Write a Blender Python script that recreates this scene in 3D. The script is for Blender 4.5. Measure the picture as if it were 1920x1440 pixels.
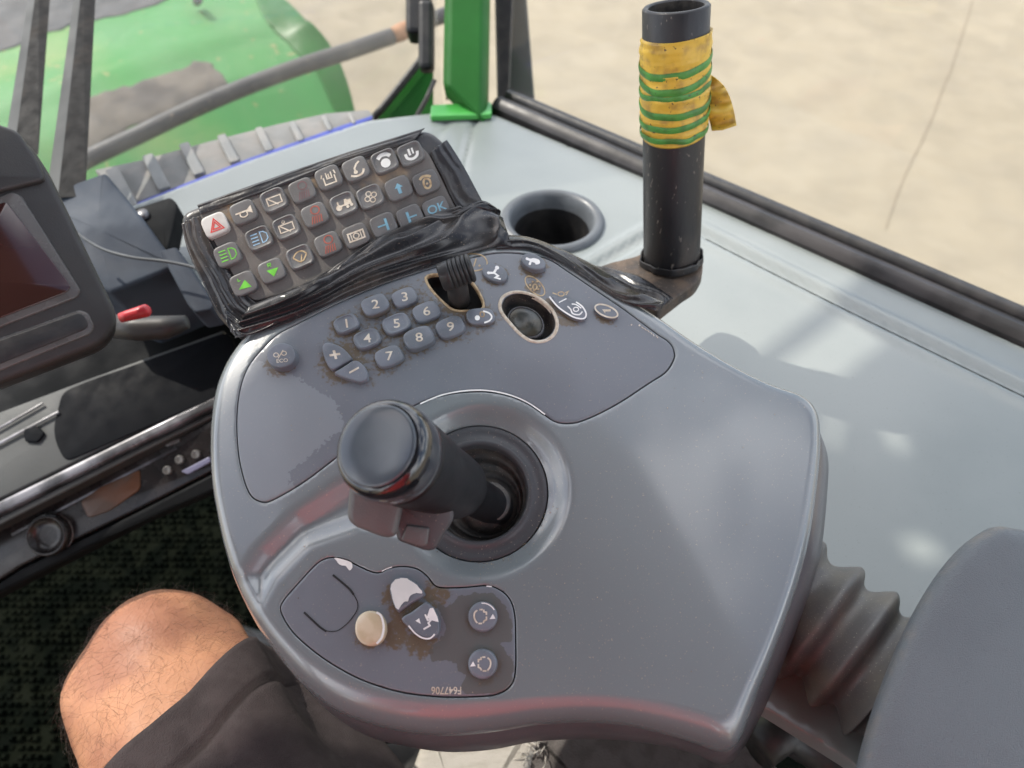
import bpy, bmesh, math, random
import numpy as np
from mathutils import Vector, Matrix, noise
from mathutils.geometry import delaunay_2d_cdt
random.seed(7)
for o in list(bpy.data.objects): bpy.data.objects.remove(o)
sc = bpy.context.scene
COL = sc.collection
# ------------------------------------------------------------------ camera
F = 1400.0                      # focal length in photo pixels (1920 wide)
PITCH = math.radians(48)
CAM = Vector((0, 0, 1.10))
FW = Vector((0, math.cos(PITCH), -math.sin(PITCH)))
UP = Vector((0, math.sin(PITCH), math.cos(PITCH)))
cd = bpy.data.cameras.new('camera'); cam = bpy.data.objects.new('camera', cd); COL.objects.link(cam)
cam.location = CAM; cam.rotation_euler = (math.pi/2 - PITCH, 0, 0)
cd.sensor_width = 36; cd.lens = F/1920*36; cd.clip_start = .01; cd.clip_end = 500
cd.dof.use_dof = True; cd.dof.focus_distance = .425; cd.dof.aperture_fstop = 8.0
sc.camera = cam
# ------------------------------------------------------------------ light
SUN = Vector((-.55, .35, .75)).normalized()
w = bpy.data.worlds.new('World'); sc.world = w; w.use_nodes = True
nt = w.node_tree; nt.nodes.clear()
def wn(t, **k):
    n = nt.nodes.new(t)
    for a, b in k.items(): setattr(n, a, b)
    return n
sky = wn('ShaderNodeTexSky', sky_type='NISHITA', sun_disc=False)
sky.sun_elevation = math.asin(SUN.z); sky.sun_rotation = math.atan2(SUN.x, SUN.y)
sky.air_density = 1.0; sky.dust_density = 1.5
tc = wn('ShaderNodeTexCoord'); mp = wn('ShaderNodeMapping'); mp.inputs['Scale'].default_value = (1, 1, 2.2)
cl = wn('ShaderNodeTexNoise'); cl.inputs['Scale'].default_value = 2.6; cl.inputs['Detail'].default_value = 7
rp = wn('ShaderNodeValToRGB'); rp.color_ramp.elements[0].position = .41; rp.color_ramp.elements[1].position = .64; rp.color_ramp.interpolation = 'EASE'
mx = wn('ShaderNodeMix', data_type='RGBA'); mx.inputs[7].default_value = (15, 15.2, 15.6, 1)
bg = wn('ShaderNodeBackground'); bg.inputs[1].default_value = .125; wo = wn('ShaderNodeOutputWorld')
L = nt.links.new
L(tc.outputs['Generated'], mp.inputs[0]); L(mp.outputs[0], cl.inputs['Vector']); L(cl.outputs[0], rp.inputs[0])
L(rp.outputs[0], mx.inputs[0]); L(sky.outputs[0], mx.inputs[6]); L(mx.outputs[2], bg.inputs[0]); L(bg.outputs[0], wo.inputs[0])
sd = bpy.data.lights.new('sun', 'SUN'); sd.energy = 2.6; sd.angle = math.radians(.6); sd.color = (1, .94, .84)
so = bpy.data.objects.new('sun', sd); COL.objects.link(so); so.rotation_euler = (-SUN).to_track_quat('-Z', 'Y').to_euler(); so.location = (-3, 2, 6)
sc.view_settings.view_transform = 'Standard'; sc.view_settings.look = 'None'; sc.view_settings.gamma = 1
sc.view_settings.use_curve_mapping = False; sc.view_settings.exposure = 0.80

# ------------------------------------------------------------------ materials
def mat(name, c, rough=.5, c2=None, ns=30, bump=0, bs=200, metal=0, coat=0, dust=None, dust_amt=0, dscale=900, spec=.5, coatr=.12, det=6, attr=None, ramp=(.4, .62), aniso=None, trans=0):
    m = bpy.data.materials.new(name); m.use_nodes = True; t = m.node_tree; b = t.nodes['Principled BSDF']; N = t.nodes.new; K = t.links.new
    b.inputs['Roughness'].default_value = rough; b.inputs['Metallic'].default_value = metal
    b.inputs['Coat Weight'].default_value = coat; b.inputs['Coat Roughness'].default_value = coatr
    b.inputs['Specular IOR Level'].default_value = spec
    tcn = N('ShaderNodeTexCoord'); co = tcn.outputs['Object']
    if aniso:
        mpn = N('ShaderNodeMapping'); mpn.inputs['Scale'].default_value = aniso; K(co, mpn.inputs[0]); co = mpn.outputs[0]
    def nz(s, d=6):
        n = N('ShaderNodeTexNoise'); n.inputs['Scale'].default_value = s; n.inputs['Detail'].default_value = d; K(co, n.inputs['Vector']); return n.outputs['Fac']
    def rmp(src, a, bb):
        r = N('ShaderNodeMapRange'); r.interpolation_type = 'SMOOTHSTEP'; r.inputs[1].default_value = a; r.inputs[2].default_value = bb; K(src, r.inputs[0]); return r.outputs[0]
    def mixc(f, a, bb):
        x = N('ShaderNodeMix'); x.data_type = 'RGBA'
        if isinstance(f, float): x.inputs[0].default_value = f
        else: K(f, x.inputs[0])
        for i, v in ((6, a), (7, bb)):
            if isinstance(v, tuple): x.inputs[i].default_value = (*v, 1)
            else: K(v, x.inputs[i])
        return x.outputs[2]
    col = tuple(c)
    if c2 is None: c2 = tuple(v*.82 for v in c)
    col = mixc(rmp(nz(ns, det), *ramp), col, tuple(c2))
    if dust:
        f = rmp(nz(dscale, 2), .66, .74)
        mul = N('ShaderNodeMath'); mul.operation = 'MULTIPLY'; K(f, mul.inputs[0]); mul.inputs[1].default_value = dust_amt
        col = mixc(mul.outputs[0], col, dust)
    if attr:     # attr: list of (attribute, colour, noise scale, strength)
        for (an, ac, asn, st) in attr:
            a = N('ShaderNodeAttribute'); a.attribute_name = an
            ad = N('ShaderNodeMath'); ad.operation = 'ADD'; K(a.outputs['Fac'], ad.inputs[0])
            sb = N('ShaderNodeMath'); sb.operation = 'SUBTRACT'; K(nz(asn, 8), sb.inputs[0]); sb.inputs[1].default_value = .5
            sm = N('ShaderNodeMath'); sm.operation = 'MULTIPLY'; K(sb.outputs[0], sm.inputs[0]); sm.inputs[1].default_value = 1.6
            K(sm.outputs[0], ad.inputs[1])
            f = rmp(ad.outputs[0], .42, .42+st[1])
            ml = N('ShaderNodeMath'); ml.operation = 'MULTIPLY'; K(f, ml.inputs[0]); ml.inputs[1].default_value = st[0]
            col = mixc(ml.outputs[0], col, ac)
    K(col, b.inputs['Base Color'])
    rr = N('ShaderNodeMapRange'); rr.interpolation_type = 'SMOOTHERSTEP'; rr.inputs[1].default_value = .15; rr.inputs[2].default_value = .85
    rr.inputs[3].default_value = max(.02, rough*.85); rr.inputs[4].default_value = min(1, rough*1.2+.02); K(nz(ns*2.3, det), rr.inputs[0])
    if not coat and not attr: K(rr.outputs[0], b.inputs['Roughness'])
    if bump:
        bn = N('ShaderNodeBump'); bn.inputs['Strength'].default_value = bump; bn.inputs['Distance'].default_value = .001; K(nz(bs, 4), bn.inputs['Height']); K(bn.outputs[0], b.inputs['Normal'])
    m.diffuse_color = (*c, 1)
    return m
def glass_mat(name, dustf=.06, gl=.05, tint=(1, 1, 1)):
    m = bpy.data.materials.new(name); m.use_nodes = True; t = m.node_tree; t.nodes.clear(); N = t.nodes.new; K = t.links.new
    tr = N('ShaderNodeBsdfTransparent'); tr.inputs[0].default_value = (*tint, 1); g = N('ShaderNodeBsdfGlossy'); g.inputs[1].default_value = .03
    d = N('ShaderNodeBsdfDiffuse'); d.inputs[0].default_value = (.7, .66, .58, 1)
    a = N('ShaderNodeMixShader'); a.inputs[0].default_value = gl; K(tr.outputs[0], a.inputs[1]); K(g.outputs[0], a.inputs[2])
    n = N('ShaderNodeTexNoise'); n.inputs['Scale'].default_value = 9; n.inputs['Detail'].default_value = 8
    r = N('ShaderNodeMapRange'); r.inputs[1].default_value = .3; r.inputs[2].default_value = .7; r.inputs[3].default_value = dustf*.5; r.inputs[4].default_value = dustf*1.5; K(n.outputs[0], r.inputs[0])
    b = N('ShaderNodeMixShader'); K(r.outputs[0], b.inputs[0]); K(a.outputs[0], b.inputs[1]); K(d.outputs[0], b.inputs[2])
    o = N('ShaderNodeOutputMaterial'); K(b.outputs[0], o.inputs[0]); return m
M = {}
DUST = (.42, .34, .26)
BR = (.125, .095, .060)
M['shell'] = mat('console_plastic', (.176, .198, .204), .25, (.166, .187, .193), 9, .12, 2600, dust=DUST, dust_amt=.5, coat=1.0, coatr=.10, spec=.8, det=1.5, ramp=(.3, .75))
M['panel'] = mat('panel_film', (.158, .172, .192), .32, (.146, .159, .178), 22, .04, 2200, dust=DUST, dust_amt=.4, coat=.15,
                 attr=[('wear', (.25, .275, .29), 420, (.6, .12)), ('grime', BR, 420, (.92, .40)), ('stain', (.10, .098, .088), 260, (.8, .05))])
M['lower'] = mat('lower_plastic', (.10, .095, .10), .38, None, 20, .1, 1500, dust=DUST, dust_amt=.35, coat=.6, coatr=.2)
M['btn'] = mat('button_rubber', (.155, .172, .200), .42, (.12, .135, .155), 60, .08, 1500, dust=DUST, dust_amt=.3, attr=[('grime', BR, 600, (.7, .5))])
M['ring'] = mat('ring_plastic', (.058, .060, .065), .42, None, 20, .1, 1800, dust=DUST, dust_amt=.5)
M['boot'] = mat('boot_rubber', (.028, .027, .027), .55, (.06, .052, .045), 120, .2, 900, dust=DUST, dust_amt=.7, dscale=1200)
M['black'] = mat('black_rubber', (.015, .015, .016), .45, (.03, .028, .027), 60, .15, 500)
M['hole'] = mat('dark_cavity', (.010, .010, .010), .7)
M['grip'] = mat('grip_rubber', (.006, .0065, .008), .4, (.009, .0095, .011), 25, .05, 1500, spec=.28)
M['gloss'] = mat('gloss_black', (.012, .013, .016), .10, None, 10, 0, coat=.8)
M['lens'] = mat('dial_glass', (.028, .034, .034), .28, (.05, .045, .03), 60, 0)
M['cap'] = mat('knob_cap', (.065, .080, .095), .2, (.056, .07, .083), 45, 0, coat=.3)
M['gray_sw'] = mat('switch_grey', (.11, .112, .112), .38, None, 40, .25, 1400)
M['print'] = mat('cream_print', (.62, .56, .46), .5, (.50, .42, .32), 300)
M['printw'] = mat('white_print', (.85, .84, .80), .3, (.75, .74, .72), 100, coat=.4)
M['silver'] = mat('silver_wear_sheen', (.78, .78, .74), .12, (.62, .63, .60), 40, 0, coat=.6)  # pale silver for worn print, and for sky reflection on peeled buttons
M['cream'] = mat('cream_button', (.60, .51, .36), .25, (.50, .41, .27), 90, 0, coat=.5)
M['gold'] = mat('gold_print', (.50, .38, .22), .45, (.32, .22, .12), 300)
M['membrane'] = mat('key_membrane', (.135, .122, .11), .5, (.105, .096, .088), 18, .1, 900, dust=DUST, dust_amt=.35, attr=[('grime', (.36, .24, .12), 90, (.55, .5))])
M['key'] = mat('key_rubber', (.135, .133, .13), .42, (.11, .106, .102), 50, .08, 1200, dust=DUST, dust_amt=.3)
M['keypale'] = mat('key_pale', (.55, .53, .49), .45, (.42, .40, .37), 60, .05, 1200)  # paler rubber, hazard key only
M['tape'] = mat('black_tape', (.020, .020, .022), .24, (.060, .052, .045), 22, .015, 260, dust=DUST, dust_amt=.4, aniso=(1, 1, 1), ramp=(.5, .7))
M['tapeflat'] = mat('smooth_tape', (.03, .031, .035), .3, (.05, .045, .04), 30, .2, 300, dust=DUST, dust_amt=.3)
for n, c in dict(red=(.62, .06, .05), redlamp=(.36, .09, .06), green=(.16, .55, .06), greenpale=(.28, .50, .12), blue=(.30, .47, .62), cyan=(.20, .40, .50), dullred=(.17, .09, .095)).items():
    M['p_'+n] = mat('print_'+n, c, .45, None, 200)
M['shelf'] = mat('shelf_paint', (.245, .265, .252), .28, (.215, .236, .225), 5, .04, 900, dust=(.12, .12, .11), dust_amt=.35, dscale=500, coat=.5, coatr=.2)
M['shelf_dark'] = mat('groove_paint', (.16, .19, .18), .5)
M['cupring'] = mat('cup_ring', (.11, .12, .13), .38, None, 40, .1, 600)
M['sill'] = mat('sill_rubber', (.022, .021, .021), .35, (.05, .046, .046), 20, .1, 400, spec=.35)
M['metal_blk'] = mat('painted_steel', (.018, .018, .020), .42, (.055, .045, .038), 35, .35, 160, dust=(.3, .26, .22), dust_amt=.5, dscale=400, aniso=(1, 1, .35), ramp=(.52, .72))
M['plate'] = mat('rusty_plate', (.05, .038, .03), .6, (.11, .075, .05), 60, .4, 300, dust=DUST, dust_amt=.7)
M['inside'] = mat('pipe_inside', (.03, .026, .024), .8, (.07, .06, .05), 90, .6, 300)
M['yel'] = mat('yellow_tape', (.66, .43, .05), .42, (.42, .26, .05), 110, .3, 300, dust=(.05, .04, .03), dust_amt=.9, dscale=330, ramp=(.45, .7))
M['grn'] = mat('green_stripe', (.07, .27, .045), .42, (.05, .17, .03), 110, .2, 300, dust=(.05, .04, .03), dust_amt=.7, dscale=330)
M['ground'] = mat('yard_concrete', (.300, .256, .180), .9, (.250, .214, .152), 3.2, .4, 60, dust=(.18, .155, .115), dust_amt=.5, dscale=40, ramp=(.3, .75))
M['joint'] = mat('joint_line', (.235, .19, .128), .9)
M['green'] = mat('green_paint', (.04, .27, .045), .34, (.07, .38, .07), 8, .05, 100, coat=.2)
M['green_dk'] = mat('post_green', (.010, .105, .010), .45, (.012, .125, .013), 10, .05, 200, coat=.0, spec=.3)
M['hood'] = mat('hood_green', (.04, .22, .045), .6, (.17, .27, .075), 2.2, .2, 60, dust=(.4, .25, .12), dust_amt=.4, dscale=30, ramp=(.50, .72))
M['worn'] = mat('worn_mat', (.15, .13, .105), .8, (.10, .09, .08), 9, .3, 100)
M['darkmat'] = mat('grey_mat', (.05, .053, .057), .7, (.075, .075, .075), 8, .3, 100)
M['rail'] = mat('rail_rubber', (.05, .05, .053), .5, (.08, .076, .07), 12, .3, 120, dust=(.4, .3, .2), dust_amt=.3, dscale=90)
M['rust'] = mat('rusty_joint', (.42, .22, .12), .7)
M['rib'] = mat('ribbed_grey', (.22, .22, .21), .75, (.27, .255, .235), 25, .4, 200)
M['rib2'] = mat('ribbed_dark', (.24, .245, .24), .75, (.31, .30, .28), 18, .4, 200)
M['bluel'] = mat('blue_trim', (.05, .075, .36), .5)
M['dash'] = mat('dash_blue_grey', (.055, .068, .088), .65, (.034, .042, .056), 12, .05, 300, spec=.2)
M['dashdk'] = mat('dash_dark', (.007, .008, .009), .7, None, 12, .1, 300, spec=.15)
M['mon'] = mat('monitor_bezel', (.032, .031, .03), .45, None, 30, .15, 900)
M['monlip'] = mat('monitor_lip', (.11, .105, .10), .25, None, 30, 0)
M['screen'] = mat('screen_glass', (.035, .012, .012), .06, (.05, .02, .016), 6, 0, coat=.8)  # red-brown reflection put into the glass colour
M['redplug'] = mat('red_plastic', (.55, .04, .05), .35)
M['cable'] = mat('cable', (.06, .07, .08), .5)
M['tray'] = mat('tray_grey', (.06, .064, .062), .6, (.05, .054, .054), 8, .1, 300)
M['tray_dark'] = mat('tray_shadow_and_clip', (.004, .005, .007), .6, spec=.1)  # near-black for the painted shadow on the tray, also its clip
M['chrome'] = mat('trim_strip', (.07, .07, .075), .3, (.22, .22, .24), 30, 0, metal=.5)
M['radio'] = mat('radio_face', (.018, .016, .016), .25, (.03, .025, .024), 30, 0)
M['orange'] = mat('orange_glow', (.12, .042, .012), .4, (.08, .04, .02), 30)  # the display's orange glow reflection as a plain colour
M['lilac'] = mat('pale_key', (.20, .20, .30), .3)
M['skin'] = mat('skin', (.43, .205, .11), .55, (.32, .14, .08), 20, .6, 420, spec=.35)
M['skin'].node_tree.nodes['Principled BSDF'].inputs['Subsurface Weight'].default_value = .12
M['skin'].node_tree.nodes['Principled BSDF'].inputs['Subsurface Radius'].default_value = (.01, .004, .002)
M['hair'] = mat('hair', (.05, .025, .015), .5)
M['shorts'] = mat('shorts_cloth', (.050, .040, .040), .9, (.040, .032, .032), 60, .8, 1100, spec=.15)
M['shirt'] = mat('red_shirt', (.85, .05, .035), .8, None, 20, .2, 300)
M['mat'] = mat('floor_mat', (.002, .003, .002), .9, (.004, .005, .003), 150, 1.0, 220, spec=.03)
M['matb'] = mat('floor_mat_knob', (.002, .0032, .002), .9, (.006, .0075, .0045), 30, .5, 220, spec=.03)
M['bell'] = mat('bellows_rubber', (.10, .097, .092), .42, (.15, .135, .11), 24, .15, 700, dust=(.45, .40, .34), dust_amt=.7, dscale=1100)
M['pad'] = mat('armrest_pad', (.125, .142, .152), .42, (.112, .126, .136), 10, .5, 1700, dust=(.06, .06, .07), dust_amt=.35, dscale=700, attr=[('grime', (.24, .20, .155), 90, (.6, .8))])
M['seat'] = mat('seat_fabric', (.13, .118, .112), .95, (.10, .09, .085), 70, 1.0, 600, spec=.1)
M['beige'] = mat('beige_cloth', (.52, .49, .44), .9, (.42, .39, .34), 40, .8, 700, spec=.1, aniso=(1, 3, 1))
M['roof'] = mat('unseen_roof_lining', (.045, .047, .052), .85)
M['blackbar'] = mat('black_bar', (.010, .010, .010), .6, (.028, .023, .019), 35, .3, 160, spec=.2, aniso=(1, 1, .35), ramp=(.52, .72))
M['side_gl'] = glass_mat('side_glass', .015, .03)
M['front_gl'] = glass_mat('windscreen_glass', .10, .04)

# ------------------------------------------------------------------ helpers
def ray(px, py): return FW + Vector((1, 0, 0))*((px-960)/F) + UP*((720-py)/F)
def at(px, py, dep): return CAM + ray(px, py)*dep
def empty(name, loc, label, cat, group=None):
    o = bpy.data.objects.new(name, None); COL.objects.link(o); o.location = loc; o.empty_display_size = .02
    o['label'] = label; o['category'] = cat
    if group: o['group'] = group
    return o
def ROOT(o): return Vector(o.location) + (ROOT(o.parent) if o.parent else Vector((0, 0, 0)))
def tag(o, label=None, cat=None, group=None, kind=None):
    for k, v in (('label', label), ('category', cat), ('group', group), ('kind', kind)):
        if v: o[k] = v
    return o
def obj(name, vs, fs, m, parent=None, smooth=True, mats=None, mi=None, origin=None):
    me = bpy.data.meshes.new(name); off = ROOT(parent) if parent else (origin if origin is not None else Vector((0, 0, 0)))
    me.from_pydata([tuple(Vector(v)-off) for v in vs], [], fs)
    for mm in ([m] if not mats else mats): me.materials.append(mm)
    if mi: me.polygons.foreach_set('material_index', mi)
    me.polygons.foreach_set('use_smooth', [smooth]*len(me.polygons)); me.update()
    bm = bmesh.new(); bm.from_mesh(me); bmesh.ops.recalc_face_normals(bm, faces=bm.faces[:]); bm.to_mesh(me); bm.free()
    o = bpy.data.objects.new(name, me); COL.objects.link(o)
    if parent: o.parent = parent
    elif origin is not None: o.location = origin
    return o
def sharp(o, deg=35):
    me = o.data; me.update(); bm = bmesh.new(); bm.from_mesh(me)
    for e in bm.edges:
        if len(e.link_faces) == 2 and e.calc_face_angle(0) > math.radians(deg): e.smooth = False
    bm.to_mesh(me); bm.free(); return o
class Surf:
    def __init__(s, O, N, H=None, X=Vector((1, 0, 0))):
        s.O = Vector(O); s.N = Vector(N).normalized(); s.U = (X - s.N*X.dot(s.N)).normalized(); s.V = s.N.cross(s.U); s.H = H
    def uv(s, px, py, dh=0):
        d = ray(px, py); h = dh
        for _ in range(8 if s.H else 1):
            t = (s.O + s.N*h - CAM).dot(s.N)/d.dot(s.N); P = CAM + d*t - s.O
            u = P.dot(s.U); v = P.dot(s.V)
            if s.H: h = s.H(u, v) + dh
        return (u, v)
    def pt(s, u, v, dh=0): return s.O + s.U*u + s.V*v + s.N*((s.H(u, v) if s.H else 0) + dh)
    def at(s, px, py, dh=0): return s.pt(*s.uv(px, py, dh), dh)
def plane(px, py, dep, N, X=Vector((1, 0, 0))): return Surf(at(px, py, dep), N, None, X)
def tilt(deg, yaw=0):   # normal tilted towards the viewer (-y) by deg, yawed
    a = math.radians(deg); b = math.radians(yaw); return Vector((-math.sin(a)*math.sin(b), -math.sin(a)*math.cos(b), math.cos(a)))
def catmull(p, n=6, closed=True):
    out = []; L_ = len(p); rng = range(L_) if closed else range(L_-1)
    for i in rng:
        g = (lambda k: Vector(p[k % L_])) if closed else (lambda k: Vector(p[min(max(k, 0), L_-1)]))
        a, b, c, d = g(i-1), g(i), g(i+1), g(i+2)
        for k in range(n):
            t = k/n; out.append(tuple(.5*((2*b)+(c-a)*t+(2*a-5*b+4*c-d)*t*t+(3*b-a-3*c+d)*t**3)))
    if not closed: out.append(tuple(p[-1]))
    return out
def roundp(p, r, n=5):
    out = []; L_ = len(p)
    for i in range(L_):
        b = Vector(p[i]); a = Vector(p[i-1]); c = Vector(p[(i+1) % L_]); rr = r if not isinstance(r, (list, tuple)) else r[i]
        d1 = min(rr, (a-b).length*.45); d2 = min(rr, (c-b).length*.45)
        s = b+(a-b).normalized()*d1; e = b+(c-b).normalized()*d2
        for k in range(n+1):
            t = k/n; out.append(tuple(s*(1-t)**2+b*2*t*(1-t)+e*t*t))
    return out
def area(p): return .5*sum(p[i-1][0]*p[i][1]-p[i][0]*p[i-1][1] for i in range(len(p)))
def inset(p, d):
    sgn = 1 if area(p) > 0 else -1; out = []; n = len(p)
    for i in range(n):
        a, b, c = Vector(p[i-1]), Vector(p[i]), Vector(p[(i+1) % n]); t = (c-b).normalized()+(b-a).normalized()
        if t.length < 1e-9: out.append(tuple(b)); continue
        t.normalize(); out.append(tuple(b+Vector((-t.y, t.x))*d*sgn))
    return out
def lofted(rings, cap0=False, cap1=True, closed=True, center1=None):
    vs = []; fs = []; n = len(rings[0])
    for r in rings: vs += list(r)
    for k in range(len(rings)-1):
        for i in range(n if closed else n-1):
            j = (i+1) % n; fs.append((k*n+i, k*n+j, (k+1)*n+j, (k+1)*n+i))
    if cap1:
        b = (len(rings)-1)*n
        c = center1 if center1 is not None else sum((Vector(v) for v in rings[-1]), Vector())/n
        vs.append(c); ci = len(vs)-1
        for i in range(n): fs.append((b+i, b+(i+1) % n, ci))
    if cap0: fs.append(tuple(range(n))[::-1])
    return vs, fs
def slab(name, pts, S, th, m, parent=None, bev=.0015, dh=0, origin=None, dome=0, steps=3):
    uv = [S.uv(x, y, dh) for x, y in pts]
    rings = [[S.pt(u, v, dh-th) for u, v in uv]]
    for k in range(steps+1):
        a = k/steps*math.pi/2
        rings.append([S.pt(u, v, dh-bev+bev*math.sin(a)) for u, v in (inset(uv, bev*(1-math.cos(a))) if k else uv)])
    cen = None
    if dome:
        base = inset(uv, bev)
        cu = sum(p[0] for p in base)/len(base); cv = sum(p[1] for p in base)/len(base)
        for f in (.8, .55, .3): rings.append([S.pt(cu+(u-cu)*f, cv+(v-cv)*f, dh+dome*(1-f*f)) for u, v in base])
        cen = S.pt(cu, cv, dh+dome)
    vs, fs = lofted(rings, True, True, center1=cen)
    return sharp(obj(name, vs, fs, m, parent, origin=origin), 50)
def tube(pts, r, n=12, cap=True):
    """mesh tube along 3-D points; r number or list"""
    P = [Vector(p) for p in pts]; R_ = r if isinstance(r, (list, tuple)) else [r]*len(P); rings = []; prev = None
    for i, p in enumerate(P):
        t = (P[min(i+1, len(P)-1)]-P[max(i-1, 0)]).normalized()
        a = prev if prev else (Vector((0, 0, 1)) if abs(t.z) < .9 else Vector((1, 0, 0)))
        x = (a-t*a.dot(t)).normalized(); prev = x; y = t.cross(x)
        rings.append([p+(x*math.cos(q)+y*math.sin(q))*R_[i] for q in [2*math.pi*k/n for k in range(n)]])
    return lofted(rings, cap, cap)
def merge(lst):
    V_, F_ = [], []
    for vs, fs in lst:
        o = len(V_); V_ += list(vs); F_ += [tuple(i+o for i in f) for f in fs]
    return V_, F_
def box(O, ax, ay, az):   # centre, half axes
    O = Vector(O); vs = [O+ax*i+ay*j+az*k for i in (-1, 1) for j in (-1, 1) for k in (-1, 1)]
    return vs, [(0, 1, 3, 2), (4, 6, 7, 5), (0, 4, 5, 1), (2, 3, 7, 6), (0, 2, 6, 4), (1, 5, 7, 3)]
def bev(o, w=.002, seg=2):
    m = o.modifiers.new('bevel', 'BEVEL'); m.width = w; m.segments = seg; m.limit_method = 'ANGLE'; return o
def sup(cx, cy, a, b, n=3.5, k=36):
    out = []
    for i in range(k):
        t = 2*math.pi*i/k; c, s = math.cos(t), math.sin(t)
        x = abs(c)**(2/n)*(1 if c >= 0 else -1); y = abs(s)**(2/n)*(1 if s >= 0 else -1)
        out.append((cx+a[0]*x+b[0]*y, cy+a[1]*x+b[1]*y))
    return out
def in_poly(x, y, p):
    c = False; n = len(p); j = n-1
    for i in range(n):
        if (p[i][1] > y) != (p[j][1] > y) and x < (p[j][0]-p[i][0])*(y-p[i][1])/(p[j][1]-p[i][1])+p[i][0]: c = not c
        j = i
    return c
def seg_dist(x, y, p, closed=True):
    best = 9e9; n = len(p)
    for i in range(n if closed else n-1):
        ax, ay = p[i]; bx, by = p[(i+1) % n]; dx, dy = bx-ax, by-ay; t = max(0, min(1, ((x-ax)*dx+(y-ay)*dy)/(dx*dx+dy*dy+1e-18)))
        d = (x-ax-dx*t)**2+(y-ay-dy*t)**2
        if d < best: best = d
    return math.sqrt(best)
def sst(x, a, b): t = max(0, min(1, (x-a)/(b-a))); return t*t*(3-2*t)
def nd(pts, poly):
    P = np.asarray(pts); A = np.asarray(poly); B = np.roll(A, -1, 0); D = B-A; best = np.full(len(P), 9e9)
    for i in range(len(A)):
        w_ = P-A[i]; t = np.clip((w_@D[i])/(D[i]@D[i]+1e-18), 0, 1); d = np.hypot(w_[:, 0]-t*D[i][0], w_[:, 1]-t*D[i][1]); best = np.minimum(best, d)
    return best
def nin(pts, poly):
    P = np.asarray(pts); c = np.zeros(len(P), bool); n = len(poly); j = n-1; x, y = P[:, 0], P[:, 1]
    for i in range(n):
        yi, yj = poly[i][1], poly[j][1]
        if yi != yj:
            m = ((yi > y) != (yj > y)) & (x < (poly[j][0]-poly[i][0])*(y-yi)/(yj-yi)+poly[i][0]); c ^= m
        j = i
    return c
def resamp(p, ds):
    P = [Vector(q) for q in p]; out = []; n = len(P)
    for i in range(n):
        a, b = P[i], P[(i+1) % n]; k = max(1, int(round((b-a).length/ds)))
        for j in range(k): out.append(tuple(a.lerp(b, j/k)))
    return out
def patch(S, outer, holes, sp, rim=.0008, skirt=.003, dh=0, skirt_outer=True):
    """triangulated height-field patch; returns verts, faces, boundary index list of the outer ring, uv of verts"""
    loops = [outer]+holes; pts = []; edges = []; rimd = []
    loopidx = []
    for L_ in loops:
        o = len(pts); n = len(L_); pts += [tuple(q) for q in L_]; edges += [(o+i, o+(i+1) % n) for i in range(n)]; loopidx.append(list(range(o, o+n)))
    extra = []
    if rim:
        for li, L_ in enumerate(loops):
            for d in (rim*.3, rim): extra += inset(L_, d if li == 0 else -d)
    A = np.array(outer); g = []
    x0, y0 = A.min(0); x1, y1 = A.max(0); row = 0; y = y0
    while y < y1:
        x = x0+(sp/2 if row % 2 else 0)
        while x < x1: g.append((x, y)); x += sp
        y += sp*.866; row += 1
    def ok(arr, md):
        arr = np.array(arr); k = nin(arr, outer) & (nd(arr, outer) > md)
        for h in holes: k &= ~nin(arr, h) & (nd(arr, h) > md)
        return [tuple(q) for q in arr[k]]
    if extra: extra = ok(extra, rim*.22)
    pts += extra+ok(g, max(rim*1.3, sp*.45))
    r = delaunay_2d_cdt([Vector(p) for p in pts], edges, [], 1, 1e-7)
    V2, _, T, ov = r[0], r[1], r[2], r[3]
    m_ = {}
    for i, os_ in enumerate(ov):
        for o in os_: m_[o] = i
    cen = np.array([[sum(V2[i].x for i in t)/len(t), sum(V2[i].y for i in t)/len(t)] for t in T])
    keep = nin(cen, outer)
    for h in holes: keep &= ~nin(cen, h)
    faces = [tuple(t) for t, k in zip(T, keep) if k]
    VV = np.array([[v.x, v.y] for v in V2])
    dd = np.full(len(VV), 9e9)
    for li, L_ in enumerate(loops):
        if li == 0 and not skirt_outer: continue
        dd = np.minimum(dd, nd(VV, L_))
    vs = []
    for (u, v), d in zip(VV, dd):
        hh = dh
        if rim and d < rim: hh -= rim-math.sqrt(max(0, rim*rim-(rim-d)**2))
        vs.append(S.pt(u, v, hh))
    uvs = [tuple(q) for q in VV]
    for li, idx in enumerate(loopidx):
        if li == 0 and not skirt_outer: continue
        ids = [m_[i] for i in idx]; b = len(vs)
        for i in ids: vs.append(vs[i]-S.N*skirt); uvs.append(uvs[i])
        n = len(ids)
        for i in range(n): j = (i+1) % n; faces.append((ids[i], ids[j], b+j, b+i))
    return vs, faces, [m_[i] for i in loopidx[0]], uvs
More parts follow.
